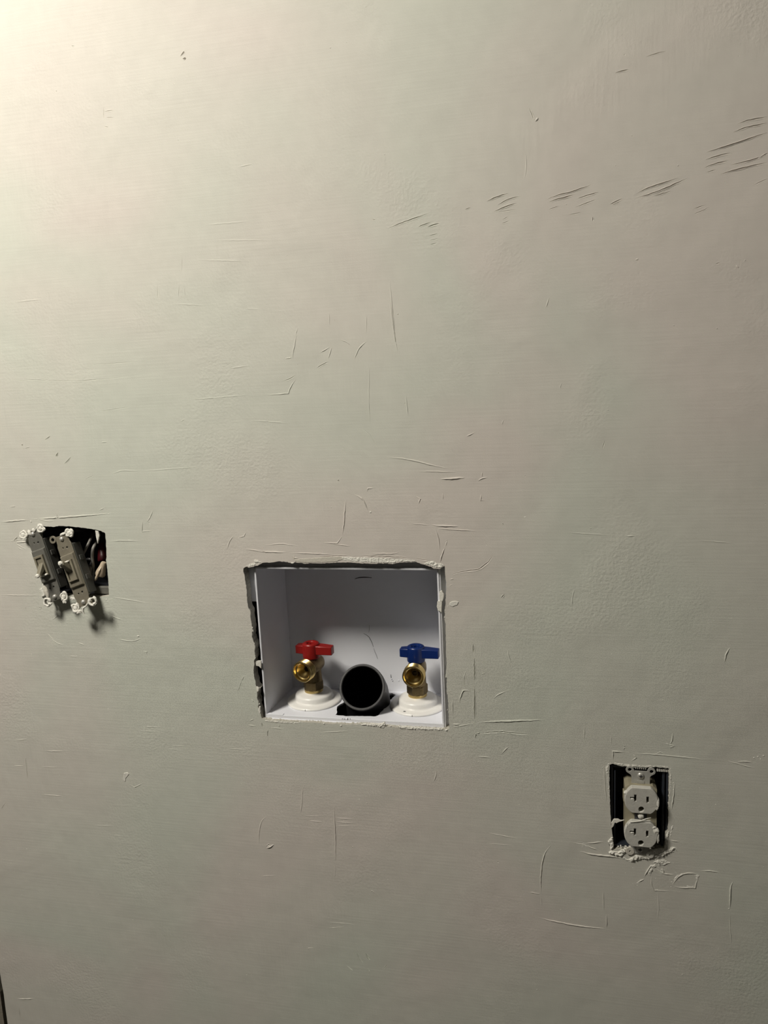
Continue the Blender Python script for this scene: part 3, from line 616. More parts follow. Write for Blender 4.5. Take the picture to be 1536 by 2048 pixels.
mound([(1209, 1533), (1216, 1526), (1226, 1524), (1219, 1530), (1217, 1545), (1215, 1552), (1212, 1545)], .0007, 5)
mound([(1214, 1556), (1217.5, 1554), (1219, 1575), (1220.5, 1610), (1222, 1645), (1219.5, 1640), (1217, 1600)], .0006, 6)
mound([(1352, 1695), (1343, 1693), (1334, 1699), (1322, 1701), (1334, 1703), (1345, 1699)], .0010, 7)
mound([(1310, 1722), (1326, 1716), (1334, 1722), (1342, 1724), (1330, 1730), (1318, 1732)], .0012, 10)
mound([(1295, 1748), (1300, 1733), (1310, 1727), (1314, 1733), (1306, 1738), (1301, 1750)], .0012, 11)
mound([(1215, 1682), (1222, 1674), (1226, 1674), (1228, 1690), (1226, 1697), (1221, 1698), (1219, 1688)], 0.0016, 3)
mound([(1222, 1699), (1235, 1703), (1248, 1697), (1252, 1702), (1244, 1712), (1230, 1709), (1216, 1705)], 0.0024, 25)
mound([(1268, 1707), (1280, 1709), (1290, 1712), (1302, 1713), (1300, 1718), (1286, 1717), (1276, 1720), (1262, 1722), (1251, 1719), (1260, 1717)], 0.0022, 49)
mound([(1296, 1703), (1310, 1697), (1326, 1696), (1330, 1700), (1322, 1705), (1308, 1709), (1300, 1712)], 0.0022, 48)
mound([(1308, 1712), (1320, 1703), (1336, 1700), (1345, 1693), (1352, 1695), (1340, 1705), (1326, 1712), (1316, 1716)], 0.0018, 24)
mound([(1306, 1724), (1316, 1718), (1324, 1722), (1318, 1727)], 0.002, 40)
flake([(192, 1061), (198, 1062), (200, 1070), (198, 1080), (197, 1087), (195, 1080), (193, 1070)], .002, .0016, name='plaster_drip')
mound([(112, 1192), (122, 1191), (133, 1191.5), (140, 1192.5), (138, 1197), (126, 1197), (116, 1196)], 0.0009, 5)
mound([(139, 1194), (150, 1193.5), (156, 1194), (154, 1201), (145, 1202), (140, 1198)], 0.0008, 18)
flake([(80, 1178), (86, 1176), (92, 1186), (90, 1192), (84, 1193), (88, 1187)], -.0005, .0014)
mound([(1232, 1703), (1246, 1711), (1256, 1719), (1270, 1723), (1262, 1725), (1248, 1719), (1234, 1710)], .0010, 14)
mound([(1318, 1740), (1326, 1734), (1332, 1738), (1326, 1748), (1319, 1750)], .0006, 15)
mound([(1346, 1760), (1352, 1750), (1362, 1745), (1370, 1747), (1358, 1752), (1351, 1764)], .0007, 16)
mound([(1392, 1748), (1400, 1749), (1397, 1757), (1393, 1764), (1391, 1756)], .0007, 17)
mound([(1366, 1772), (1376, 1770), (1388, 1774), (1380, 1778), (1368, 1777)], .0006, 18)
mound([(1272, 1766), (1280, 1758), (1288, 1757), (1282, 1764), (1275, 1769)], .0006, 19)
mound([(1348, 1692), (1356, 1698), (1350, 1706), (1342, 1703)], .0007, 20)
mound([(1160, 1688), (1172, 1686), (1180, 1690), (1170, 1695)], .0005, 21)
rr = random.Random(31)
for k in range(40):
    px, py = rr.gauss(1330, 45), rr.gauss(1745, 22)
    if py < 1712 or near_hole((P(px, py).x, P(px, py).z)): continue
    lump('plaster_crumb', at(px, py, .0002), (rr.uniform(.4, 1.0) * mm, rr.uniform(.3, .5) * mm, rr.uniform(.3, .8) * mm), 300 + k, parent=wall, sub=1)
rr = random.Random(77)
for k in range(26):
    px = rr.uniform(1236, 1316); py = 1697 + rr.uniform(-6, 14) * (1 if px < 1310 else .5)
    lump('plaster_crumb', at(px, py, rr.uniform(-.001, .003)), (rr.uniform(.8, 2) * mm, rr.uniform(.7, 1.3) * mm, rr.uniform(.7, 1.3) * mm), 200 + k, parent=wall, sub=1)

# ------------------------------------------------------------------ washer outlet box
BF, BB = 0.006, 0.088                     # front edge and back panel
bl = P(508, 1134, BF); tr_ = P(879, 1137, BF); br = P(887, 1457, BF)
X0, X1 = bl.x - .0003, br.x + .0010
ZT, ZB = bl.z, br.z
ZF = ZB + 0.0055                          # top of the box floor
TH = 0.0022
DR = 0.004
box = empty('washer_outlet_box', Matrix.Translation(((X0 + X1) / 2, BB, ZB)), 'white plastic washer outlet box recessed in the large ragged wall opening', 'outlet box')
BO = Vector(((X0 + X1) / 2, BB, ZB))
def local(mb):
    mb.v = [v - BO for v in mb.v]; return mb
def slab(quad_in, quad_out):
    """panel between an inner and an outer quad"""
    mb = MB()
    vs = quad_in + quad_out
    fs = [(0, 1, 2, 3), (7, 6, 5, 4)] + [(k, (k + 1) % 4, 4 + (k + 1) % 4, 4 + k) for k in range(4)]
    return mb.add(vs, [tuple(f) for f in fs])
xa, xb = X0 + TH, X1 - TH
local(slab([(xa, BF, ZB), (xa, BF, ZT), (xa + DR, BB, ZT - .001), (xa + DR, BB, ZB)], [(X0, BF, ZB), (X0, BF, ZT), (X0 + DR, BB, ZT - .001), (X0 + DR, BB, ZB)])).build('side_panel', M_PLASTIC, box, bevel=.0005)
local(slab([(xb, BF, ZB), (xb, BF, ZT), (xb - DR, BB, ZT - .001), (xb - DR, BB, ZB)], [(X1, BF, ZB), (X1, BF, ZT), (X1 - DR, BB, ZT - .001), (X1 - DR, BB, ZB)])).build('side_panel', M_PLASTIC, box, bevel=.0005)
local(slab([(X0, BF, ZT - TH), (X1, BF, ZT - TH), (X1 - DR, BB, ZT - .004), (X0 + DR, BB, ZT - .004)], [(X0, BF, ZT), (X1, BF, ZT), (X1 - DR, BB, ZT - .001), (X0 + DR, BB, ZT - .001)])).build('top_panel', M_PLASTIC, box, bevel=.0005)
local(MB().box(X0 + DR - .001, X1 - DR + .001, BB, BB + .002, ZB, ZT)).build('back_panel', M_PLASTIC, box)
# floor with the broken drain knock-out
def floor_pt(px, py):
    v = Vector((px - CX, py - CY, F_PX)); t = (CAM.z - ZF) / v.dot(AD); v = v * t
    return (v.dot(AR), CAM.y + v.dot(AN))
hole_px = [(671, 1430), (675, 1422.5), (672.5, 1420), (674.5, 1413), (685, 1406), (695, 1398), (700, 1390), (718, 1386), (745, 1385.5), (772, 1387), (785, 1386.5), (791, 1390), (779, 1402), (773, 1411), (767.7, 1418), (760, 1425.6), (757, 1431), (752, 1432.6), (691.7, 1432)]
hp = []
rr = random.Random(5)
fp = [floor_pt(*q) for q in hole_px]
fp = [(x, min(y, BB - .004)) for x, y in fp]
for k in range(len(fp)):
    a, b = Vector(fp[k]), Vector(fp[(k + 1) % len(fp)])
    nn = max(1, int((b - a).length / .003))
    for j in range(nn):
        q = a.lerp(b, j / nn); jj = .0005
        hp.append((q.x + rr.uniform(-jj, jj), q.y + rr.uniform(-jj, jj)))
mb = MB()
out = [(X0 + .001, BF), (X1 - .001, BF), (X1 - DR, BB), (X0 + DR, BB)]
mb.plate(out, [hp], 0, .0022)
mb.v = [Vector((v.x, v.z, ZF - v.y)) for v in mb.v]
local(mb).build('floor_panel', M_PLASTIC, box)
local(MB().box(X0, X1, BF - .0003, BF + .002, ZB, ZF + .0002)).build('front_lip', M_PLASTIC, box, bevel=.0007)
local(MB().box(X0 + .001, P(735, 1440, BF).x, BF - .0012, BF + .001, ZB - .0004, ZB + .0016)).build('lip_bead', M_PLASTIC, box, bevel=.0005)
local(MB().box(P(531, 1428, BF).x, P(566, 1428, BF).x, BF - .0003, BF + .004, ZF - .0004, ZF + .0008)).build('lip_bead', M_PLASTIC, box, bevel=.0004)
# nailing flange behind the drywall
fz = P(505, 1203, WALL_T).z
local(MB().box(X0 - .018, X0 + .0005, WALL_T + .0004, WALL_T + .0022, fz, ZT + .012)).build('flange', M_PLASTIC, box)
local(MB().box(X0 - .018, X1 + .018, WALL_T + .0004, WALL_T + .0022, ZT - .0005, ZT + .020)).build('flange', M_PLASTIC, box)
local(MB().box(X1 - .0005, X1 + .018, WALL_T + .0004, WALL_T + .0022, ZB, ZT + .012)).build('flange', M_PLASTIC, box)
local(MB().box(X1 - .0002, X1 + .0016, BF + .001, BF + .006, ZB, ZT)).build('rim_rib', M_PLASTIC, box, bevel=.0005)
# pencil strokes on the back panel and moulded dots on the lip
def stroke(pts, y, w, name='pencil_mark', n=(0, -1, 0)):
    mb = MB()
    q = [P(x, z, y - .0002) for x, z in pts]
    m = len(q)
    rad = [w * (.35 + .65 * math.sin(math.pi * (k + .5) / m)) for k in range(m)]
    mb.tube(q, rad, 5)
    return local(mb).build(name, M_MARK, box)
stroke([(709.5, 1158), (713, 1156.4), (718.6, 1155.2), (724, 1154.8), (730, 1154.6), (737, 1155), (743.5, 1155.6)], BB, .0006)
stroke([(727, 1267), (733, 1270), (738, 1274), (742, 1281), (745, 1288), (747, 1294)], BB, .0003)
stroke([(747.5, 1297), (750, 1304), (753, 1311), (755.5, 1318)], BB, .0002)
stroke([(738.5, 1250), (738.8, 1257), (737.5, 1265)], BB, .00013)
stroke([(781.5, 1349), (782, 1353), (782.5, 1357)], BB, .0003)
for px, py, s in [(783, 1358, 1.0), (784.5, 1361, .8), (797, 1361, .6), (786, 1384, 1.3)]:
    o = lump('plaster_speck', Vector(at(px, py, BB - .0004)) - BO, (s * mm, .6 * mm, s * mm), px, M_PLASTIC, box, sub=1)
stroke([(699.7, 1437.7), (700.3, 1437.7)], BF - .0004, .0007, 'moulded_dot')
stroke([(694.5, 1439), (695.5, 1436.5)], BF - .0004, .0004, 'moulded_dot')
stroke([(688, 1438), (690, 1437.6)], BF - .0004, .0003, 'moulded_dot')
stroke([(684, 1438), (685.5, 1437)], BF - .0004, .0003, 'moulded_dot')
# dried smears of plaster on the right edge of the box
for k, (pts, t) in enumerate([([(880, 1182), (884, 1181), (888, 1187), (888, 1193), (885, 1202), (880, 1202), (879, 1190)], .0016), ([(875, 1203), (877, 1201), (884, 1202), (884, 1212), (883, 1224), (880, 1222), (876, 1221), (874, 1212)], .0014)]):
    f = flake(pts, BF - .0004, t, 'plaster_smear', parent=box)
    f.data.transform(Matrix.Translation(-BO))

# ------------------------------------------------------------------ drain pipe
a = Vector((.06, -.84, .52)).normalized()
C0 = P(724, 1374, .024)
down = Vector((0, 0, -1))
path = [C0, C0 - a * .006, C0 - a * .012, C0 - a * .018 + Vector((0, 0, -.001)), C0 + Vector((-.001, .0215, -.0165)), C0 + Vector((-.001, .026, -.025)), C0 + Vector((-.001, .029, -.036)), C0 + Vector((-.001, .0305, -.050)), C0 + Vector((-.001, .0305, -.12))]
R = .0266
pipe = empty('drain_standpipe', Matrix.Translation(C0 + Vector((-.001, .0305, -.12))), 'black plastic drain pipe with open round mouth between the two valves', 'pipe')
PO = C0 + Vector((-.001, .0305, -.12))
mb = MB().tube(path, R, 56, cap=False)
mb.v = [v - PO for v in mb.v]
mb.build('pipe_wall', M_ABS, pipe, smooth=60)
mb = MB().tube([p for p in path], R - .0028, 56, cap=False)
mb.v = [v - PO for v in mb.v]
mb.build('pipe_bore', M_ABS, pipe, smooth=60)
q = a.to_track_quat('Z', 'Y').to_matrix().to_4x4()
mb = MB().lathe([(R + .0001, -.0012), (R + .0001, -.0002), (R - .0006, .0006), (R - .0020, .0006), (R - .0029, -.0004), (R - .0029, -.0012)], 56, Matrix.Translation(C0 - PO) @ q)
mb.build('pipe_rim', M_ABS_RIM, pipe, smooth=40)

# ------------------------------------------------------------------ escutcheons and valves
def escutcheon(px, py, y, label, chip):
    c = P(px, py, y); c.z = ZF
    o = empty('pipe_escutcheon', Matrix.Translation(c), label, 'escutcheon', 'white stepped pipe collars')
    prof = [(.0325, .0001), (.0330, .0008), (.0328, .0018), (.0315, .0028), (.0270, .0036), (.0245, .0036), (.0236, .0042), (.0231, .0060), (.0228, .0088), (.0218, .0104), (.0190, .0114), (.0140, .0118), (.0116, .0126), (.0104, .0128), (.0098, .0128)]
    MB().lathe(prof, 72).build('collar', M_FLANGE, o, smooth=50)
    MB().tube([(-.001, -.0331, .0006), (-.001, -.0328, .0022)], .0003, 6).build('mould_notch', M_MARK, o)
    if chip:
        lump('scuff', Vector((-.011, -.0265, .0036)), (.0016, .0007, .0004), 3, M_MARK, o, sub=1)
        lump('scuff', Vector((-.004, -.0125, .0114)), (.0026, .0008, .0003), 5, M_BRASS_CAST, o, sub=1)
    return c
def valve(base, yaw, handle_yaw, mh, label, hcolor):
    """quarter-turn boiler-drain valve; origin at the collar top, z up, -y towards the room"""
    H = .0335                                                # height of the horizontal axis
    v = empty('water_supply_valve', Matrix.Translation(base) @ Matrix.Rotation(yaw, 4, 'Z'), label, 'valve', 'washer supply valves')
    fwd = Matrix.Translation((0, 0, H)) @ Matrix.Rotation(math.radians(90), 4, 'X')       # local z -> -y
    # inlet pipe, hexagon, shoulder
    MB().lathe([(.0096, -.012), (.0096, .0005), (.0112, .001), (.0112, .0045)], 40, cap=True).build('inlet_collar', M_BRASS, v, smooth=40)
    MB().lathe([(.0120, .004), (.0126, .005), (.0126, .0142), (.0120, .0152)], 6, Matrix.Rotation(math.radians(12), 4, 'Z'), cap=True).build('hex_nut', M_BRASS_CAST, v, bevel=.0006)
    MB().lathe([(.0112, .0148), (.0108, .0170), (.0106, .022), (.0104, H - .004), (.0104, H)], 40).build('inlet_neck', M_BRASS_CAST, v, smooth=50)
    # horizontal body, rear cap
    MB().lathe([(.0001, -.0165), (.0060, -.0165), (.0085, -.0155), (.0098, -.0130), (.0104, -.009), (.0112, -.004), (.0114, .002), (.0108, .007), (.0100, .010), (.0096, .013)], 48, fwd).build('valve_body', M_BRASS_CAST, v, smooth=50)
    # threaded nozzle with funnel
    prof = [(.0096, .012), (.0112, .0125), (.0116, .0135)]
    z = .0135
    for k in range(4):
        prof += [(.0128, z + .0008), (.0128, z + .0012), (.0118, z + .0021)]; z += .0023
    prof += [(.0126, z + .0008), (.0127, z + .0018), (.0122, z + .0025), (.0110, z + .0026), (.0104, z + .0018), (.0102, z - .0012), (.0088, z - .0020), (.0084, z - .0030), (.0062, z - .0070), (.0040, z - .0095), (.0036, z - .0100), (.0036, z - .0150), (.0001, z - .0150)]
    MB().lathe(prof, 56, fwd).build('threaded_nozzle', M_BRASS, v, smooth=38)
    MB().lathe([(.0040, z - .0096), (.0033, z - .0096), (.0033, z - .0140)], 6, fwd).build('ball_port', M_BRASS_CAST, v)
    # stem, stem nut, handle
    MB().lathe([(.0072, H + .008), (.0072, H + .0105), (.0050, H + .011), (.0050, H + .016)], 32, cap=True).build('stem', M_BRASS_CAST, v, smooth=40)
    MB().tube([(-.003, -.0075, H + .0085), (-.003, -.0075, H + .012)], .0011, 8).build('stop_pin', M_SCREW, v)
    HM = Matrix.Translation((0, 0, H)) @ Matrix.Rotation(handle_yaw, 4, 'Z')
    hb = MB()
    t0 = .0265                                               # top of the arms above the axis
    hb.lathe([(.0088, .0095), (.0103, .0100), (.0106, .0115), (.0106, t0 - .002), (.0102, t0 + .0012), (.0086, t0 + .0022), (.0058, t0 + .0022), (.0048, t0 + .0010), (.0046, t0 - .006), (.0002, t0 - .006)], 48, HM)
    def arm(x0, x1, w0, w1, zt0, zt1, zb0, zb1):
        hb.add([(x0, -w0, zb0), (x1, -w1, zb1), (x1, w1, zb1), (x0, w0, zb0), (x0, -w0, zt0), (x1, -w1, zt1), (x1, w1, zt1), (x0, w0, zt0)],
               [(0, 3, 2, 1), (4, 5, 6, 7), (0, 1, 5, 4), (1, 2, 6, 5), (2, 3, 7, 6), (3, 0, 4, 7)], HM)
    arm(.002, .0275, .0072, .0048, t0, t0 - .0012, .0155, .0150)
    arm(-.0185, -.002, .0048, .0072, t0 - .0012, t0, .0155, .0155)
    h = hb.build('handle', mh, v, smooth=40, bevel=.0009)
    tag(h, hcolor)
    MB().lathe([(.0034, t0 - .0050), (.0034, t0 - .0030), (.0020, t0 - .0022), (.0001, t0 - .0022)], 20, HM).build('handle_screw', mh, v, smooth=40)
    return v
cl = escutcheon(629, 1400, .052, 'white stepped pipe collar under the red-handled valve', False)
cr = escutcheon(836, 1410, .052, 'white stepped pipe collar under the blue-handled valve', True)
valve(cl + Vector((0, 0, .0115)), math.radians(-12), math.radians(9), M_RED, 'brass hot water valve with red lever handle, left in the white box', 'red plastic lever handle')
valve(cr + Vector((0, 0, .0115)), math.radians(1), math.radians(-3), M_BLUE, 'brass cold water valve with blue lever handle, right in the white box', 'blue plastic lever handle')

# ------------------------------------------------------------------ wiring boxes in the wall
def wiring_box(name, x0, x1, z0, z1, y0, y1, m, label, t=.0018):
    o = empty(name, Matrix.Translation(((x0 + x1) / 2, y1, z0)), label, 'junction box')
    O = Vector(((x0 + x1) / 2, y1, z0))
    def part(nm, *b):
        mb = MB().box(*b); mb.v = [v - O for v in mb.v]; return mb.build(nm, m, o, bevel=.0004)
    part('side_wall', x0, x0 + t, y0, y1, z0, z1); part('side_wall', x1 - t, x1, y0, y1, z0, z1)
    part('top_wall', x0 + t, x1 - t, y0, y1, z1 - t, z1); part('bottom_wall', x0 + t, x1 - t, y0, y1, z0, z0 + t)
    part('back_wall', x0 + t, x1 - t, y1 - t, y1, z0 + t, z1 - t)
    return o, O
sx0, sx1 = P(78, 1120).x - .006, P(214, 1120).x + .006
sbox, SO = wiring_box('switch_wiring_box', sx0, sx1, 1.2125 - .004, 1.2975 + .004, WALL_T + .001, .072, M_BOX, 'dark double wiring box inside the left wall opening')
obox, OO = wiring_box('outlet_wiring_box', P(1221, 1600, .005).x, P(1336, 1600, .005).x, .9405, 1.0345, .0035, .065, M_BOX2, 'blue-black wiring box around the duplex receptacle', .0022)
mb = MB()
for k in range(9):
    x = P(1314, 1540).x + k * .0019
    mb.box(x, x + .0011, .0015, .0035, 1.0315, 1.0345)
mb.v = [v - OO for v in mb.v]; mb.build('box_edge_teeth', M_PLASTER, obox)
def boxlocal(nm, mb, m, o, O, **k):
    mb.v = [v - O for v in mb.v]; return mb.build(nm, m, o, **k)
boxlocal('inner_rib', MB().box(P(1229, 1600).x, P(1231.5, 1600).x, .004, .03, .944, 1.028), M_BOX2, obox, OO, bevel=.0004)
boxlocal('inner_rib', MB().box(P(1325, 1600).x, P(1330, 1600).x, .004, .03, .944, 1.030), M_BOX2, obox, OO, bevel=.0006)
boxlocal('mounting_ledge', MB().box(P(181, 1180).x, P(216, 1180).x, .006, .011, P(200, 1191).z, P(200, 1176).z), M_STEEL, sbox, SO, bevel=.0008)
boxlocal('mounting_ledge', MB().box(P(120, 1180).x, P(146, 1180).x, .012, .016, P(130, 1182).z, P(130, 1174).z, ), M_BOX, sbox, SO, bevel=.0008)

# ------------------------------------------------------------------ wires and wire nuts
def wire(pts, rad, m, label, name='electrical_wire'):
    q = []
    pp = [P(*p) for p in pts]
    for k in range(len(pp) - 1):
        p0 = pp[max(0, k - 1)]; p1 = pp[k]; p2 = pp[k + 1]; p3 = pp[min(len(pp) - 1, k + 2)]
        for j in range(6):
            t = j / 6
            q.append(.5 * ((2 * p1) + (p2 - p0) * t + (2 * p0 - 5 * p1 + 4 * p2 - p3) * t * t + (3 * p1 - p0 - 3 * p2 + p3) * t ** 3))
    q.append(pp[-1])
    o0 = q[-1].copy()
    mb = MB().tube(q, rad, 10); mb.v = [v - o0 for v in mb.v]
    o = mb.build(name, m, smooth=60); o.location = o0
    return tag(o, label, 'wire', 'wires in the switch opening')
wire([(167, 1107, .012), (172, 1097, .010), (177, 1087, .012), (183, 1074, .020), (186, 1066, .06)], .0016, M_WGREY, 'straight off-white wire slanting up beside the right switch')
wire([(196, 1079, .03), (190, 1089, .018), (185.5, 1100, .013), (184.5, 1114, .014), (186, 1130, .016), (187, 1150, .03), (186, 1165, .06)], .0019, M_WGREY, 'bent off-white wire curving down left of the wire nuts')
wire([(118, 1058, .03), (130, 1060, .02), (145, 1061, .02), (163, 1060, .03), (170, 1066, .06)], .0017, M_WBLACK, 'black wire along the top of the switch opening')
wire([(120, 1108, .05), (116, 1120, .03), (118, 1135, .022), (124, 1150, .03), (128, 1165, .06)], .0018, M_WBLACK, 'black wire looping between the two switches')
wire([(170, 1122, .05), (177, 1118, .03), (184, 1122, .03), (180, 1135, .03), (176, 1150, .05)], .0017, M_WBLACK, 'black wire coiled right of the right switch')
wire([(178, 1131, .02), (181, 1135, .016), (181, 1148, .02), (180, 1160, .05)], .0016, M_WGREY, 'short off-white wire end right of the right switch')
def wire_nut(top, bottom, r0, r1, m, label, wings):
    a, b = P(*top), P(*bottom)
    d = (b - a); L = d.length
    q = d.normalized().to_track_quat('Z', 'Y').to_matrix().to_4x4()
    o = empty('wire_nut', Matrix.Translation(a) @ q, label, 'wire nut', 'wire nuts in the switch opening')
    MB().lathe([(.0002, 0), (r0 * .8, .0003), (r0, .002), (r0 * 1.1, L * .3), (r1 * .9, L * .7), (r1, L * .9), (r1 * .95, L), (r1 * .7, L)], 14).build('cap', m, o, smooth=30)
    if wings:
        for s in (-1, 1):
            mb = MB()
            mb.add([(s * r1 * .5, -.001, L * .25), (s * r1 * 1.05, -.0012, L * .55), (s * r1 * 1.55, -.001, L * 1.30), (s * r1 * .95, -.001, L * 1.30), (s * r1 * .6, -.0012, L * .95),
                    (s * r1 * .5, .001, L * .25), (s * r1 * 1.05, .0012, L * .55), (s * r1 * 1.55, .001, L * 1.30), (s * r1 * .95, .001, L * 1.30), (s * r1 * .6, .0012, L * .95)],
                   [(0, 1, 2, 3, 4), (9, 8, 7, 6, 5)] + [(k, (k + 1) % 5, 5 + (k + 1) % 5, 5 + k) for k in range(5)])
            mb.build('wing', m, o, bevel=.0006)
wire_nut((208, 1124, .014), (200, 1150, .014), .0034, .0062, M_WTAN, 'tan winged wire nut at the right edge of the switch opening', True)
wire_nut((203, 1086, .040), (209, 1121, .034), .0048, .0078, M_WRED, 'dark red wire nut above the tan one in the switch opening', False)

# ------------------------------------------------------------------ toggle switches
def toggle_switch(top, bottom, lift, up, label, worn, seed):
    """light switch hanging loose from its box; top and bottom are its mounting screws"""
    a, b = P(*top), P(*bottom)
    c = (a + b) / 2
    vz = (a - b).normalized()
    out_ = Vector((0, -1, 0)); out_ = (out_ - vz * out_.dot(vz)).normalized()
    ux = out_.cross(vz).normalized() * -1
    ux = vz.cross(out_).normalized()
    if ux.x < 0: ux = -ux
    M = Matrix(((ux.x, -out_.x, vz.x, c.x), (ux.y, -out_.y, vz.y, c.y), (ux.z, -out_.z, vz.z, c.z), (0, 0, 0, 1)))
    o = empty('toggle_switch', M, label, 'light switch', 'toggle switches')
    hl = (a - b).length / 2 * 1000          # half screw spacing, mm
    ms = M_STEEL_WORN if worn else M_STEEL
    rr = random.Random(seed)
    # strap: broad middle, necked ends with a screw slot
    e = hl + 4.5
    outline = [(-10, -hl + 8), (-9, -hl + 5), (-8.6, -hl - 1), (-6.5, -e), (6.5, -e), (8.6, -hl - 1), (9, -hl + 5), (10, -hl + 8), (10, hl - 8), (9, hl - 5), (8.6, hl + 1), (6.5, e), (-6.5, e), (-8.6, hl + 1), (-9, hl - 5), (-10, hl - 8)]
    slot = lambda z: [(2.6 * math.cos(t), z + 2.0 * math.sin(t)) for t in [2 * math.pi * k / 14 for k in range(14)]]
    holes = [S(slot(hl)), S(slot(-hl)), S(circle(2.8, hl - 11.5, 1.3, 10)), S(circle(-2.8, hl - 10.5, .9, 8)), S(circle(2.8, -hl + 11.5, 1.3, 10)), S(circle(-2.8, -hl + 11, 1.1, 8))]
    MB().plate(S(outline), holes, -.0006, .0006).build('strap', ms, o, bevel=.0003)
    # raised bridge round the lever
    z1 = 20.5
    mb = MB()
    mb.box(-.0100, .0100, -.0036, 0, -z1 * mm, z1 * mm, taper=.0014)
    mb.build('strap_bridge', ms, o, bevel=.0005)
    # plastic body behind the strap, seen from the side
    MB().box(-.0104, .0104, .0006, .016, -.031, .031).build('body', M_SWBODY, o, bevel=.0012)
    for s in (-1, 1):
        MB().box(.0100, .0112, .005, .011, s * .012 - .003, s * .012 + .003).build('terminal', M_SWBODY, o, bevel=.0005)
    # bezel and lever
    MB().plate(S(rect(-6.4, 6.4, -12.6, 12.6)), [S(rect(-4.0, 4.0, -10.0, 10.0))], -.0064, -.0032, bevel=.0005).build('bezel', M_IVORY_DARK, o)
    MB().box(-.0037, .0037, -.0048, -.0040, -.0098, .0098).build('lever_well', M_IVORY_DARK, o)
    s = 1 if up else -1
    lv = MB()
    z0, zt = s * .0015, s * .0105
    base = [(-.0034, -.0045, z0 - .0035), (.0034, -.0045, z0 - .0035), (.0034, -.0045, z0 + .0055), (-.0034, -.0045, z0 + .0055)]
    tip = [(-.0026, -.0165, zt - .0022), (.0026, -.0165, zt - .0022), (.0026, -.0155, zt + .0022), (-.0026, -.0155, zt + .0022)]
    lv.add(base + tip, [(0, 1, 5, 4), (1, 2, 6, 5), (2, 3, 7, 6), (3, 0, 4, 7), (4, 5, 6, 7), (3, 2, 1, 0)])
    lv.build('toggle_lever', M_IVORY_DARK, o, bevel=.0008)
    lump('plaster_crust', Vector((-.0008, -.0163, zt + .0005)), (.0030, .0016, .0026), seed, parent=o)
    if up:
        lump('plaster_crust', Vector((-.0032, -.0105, .0085)), (.0024, .0050, .0036), seed + 1, parent=o)
        lump('plaster_crust', Vector((.0005, -.0068, .0112)), (.0042, .0012, .0012), seed + 7, parent=o)
    else:
        lump('plaster_crust', Vector((.001, -.0070, -.0115)), (.0052, .0012, .0014), seed + 2, parent=o)
        lump('plaster_crust', Vector((-.009, -.001, -.030)), (.0030, .0012, .0070), seed + 3, M_PAPER, o)
    # break-off ears with ring holes, and the mounting screws
    for sz in (1, -1):
        for sx in (-1, 1):
            cx, cz = sx * 12.6, sz * (hl + 3.2)
            MB().plate(S(circle(cx, cz, 4.6, 20)), [S(circle(cx, cz, 2.2, 14))], -.0007, .0007, bevel=.0003).build('ear', ms, o)
            MB().box(min(sx * .0065, sx * .0100), max(sx * .0065, sx * .0100), -.0006, .0006, (sz * (hl + 3.2) - 1.8) * mm, (sz * (hl + 3.2) + 1.8) * mm).build('ear_neck', ms, o)
        MB().lathe([(.0002, .0024), (.0016, .0022), (.0026, .0012), (.0028, .0002), (.0020, -.0005), (.0015, -.004)], 20, Matrix.Translation((0, -.0006, sz * hl * mm)) @ Matrix.Rotation(math.radians(90), 4, 'X')).build('mounting_screw', M_SCREW, o, smooth=40)
    def ring_crust(sx, sz, k, fullness):
        cx, cz = sx * 12.6, sz * (hl + 3.2)
        n = 22; pr = rr.uniform(0, 9)
        pts = []; rads = []
        for j in range(n + 1):
            t = 2 * math.pi * j / n
            w = noise.noise(Vector((math.cos(t) * 1.3 + pr, math.sin(t) * 1.3, seed)))
            rad = 4.3 + 1.3 * w
            pts.append(((cx + rad * math.cos(t)) * mm, -.0009 - .0006 * w, (cz + rad * math.sin(t)) * mm)); rads.append((1.25 + .9 * w) * mm)
        MB().tube(pts, rads, 8).build('plaster_crust', M_PLASTER, o, smooth=60)
        for j in range(k // 3):
            t = rr.uniform(0, 6.28); rad = rr.uniform(3.0, 5.0)
            lump('plaster_crust', Vector(((cx + rad * math.cos(t)) * mm, -.0012, (cz + rad * math.sin(t)) * mm)), (rr.uniform(1.6, 2.8) * mm, rr.uniform(1.2, 1.8) * mm, rr.uniform(1.6, 2.8) * mm), seed * 31 + j + sx * 5 + sz * 11, parent=o)
        if fullness: lump('plaster_crust', Vector((sx * .0126, -.0012, sz * (hl + 3.2) * mm)), (.0036 * fullness, .0014, .0034 * fullness), seed + 50 + sx + 3 * sz, parent=o)
    if worn:
        ring_crust(1, 1, 9, .9); ring_crust(-1, -1, 11, .8); ring_crust(1, -1, 7, 0)
        lump('plaster_crust', Vector((.004, -.0012, (hl + 5) * mm)), (.0050, .0010, .0016), seed + 70, parent=o)
        lump('plaster_crust', Vector((-.010, -.0010, -(hl + 9) * mm)), (.0040, .0014, .0030), seed + 71, parent=o)
        MB().tube([(.006, -.001, -(hl + 3) * mm), (.002, -.0014, -(hl + 6) * mm), (-.002, -.0016, -(hl + 6.5) * mm), (-.0045, -.0014, -(hl + 10) * mm), (-.0040, -.001, -(hl + 14) * mm)], [.0009, .0010, .0012, .0013, .0007], 8).build('plaster_strand', M_PLASTER, o, smooth=60)
    else:
        ring_crust(1, 1, 9, .8); ring_crust(-1, 1, 11, .9); ring_crust(-1, -1, 8, 0); ring_crust(1, -1, 7, .8)
        lump('plaster_crust', Vector((-.004, -.0012, (hl + 3) * mm)), (.0024, .0012, .0034), seed + 70, parent=o)
        lump('plaster_crust', Vector((.003, -.0012, (hl + 4) * mm)), (.0024, .0012, .0024), seed + 72, parent=o)
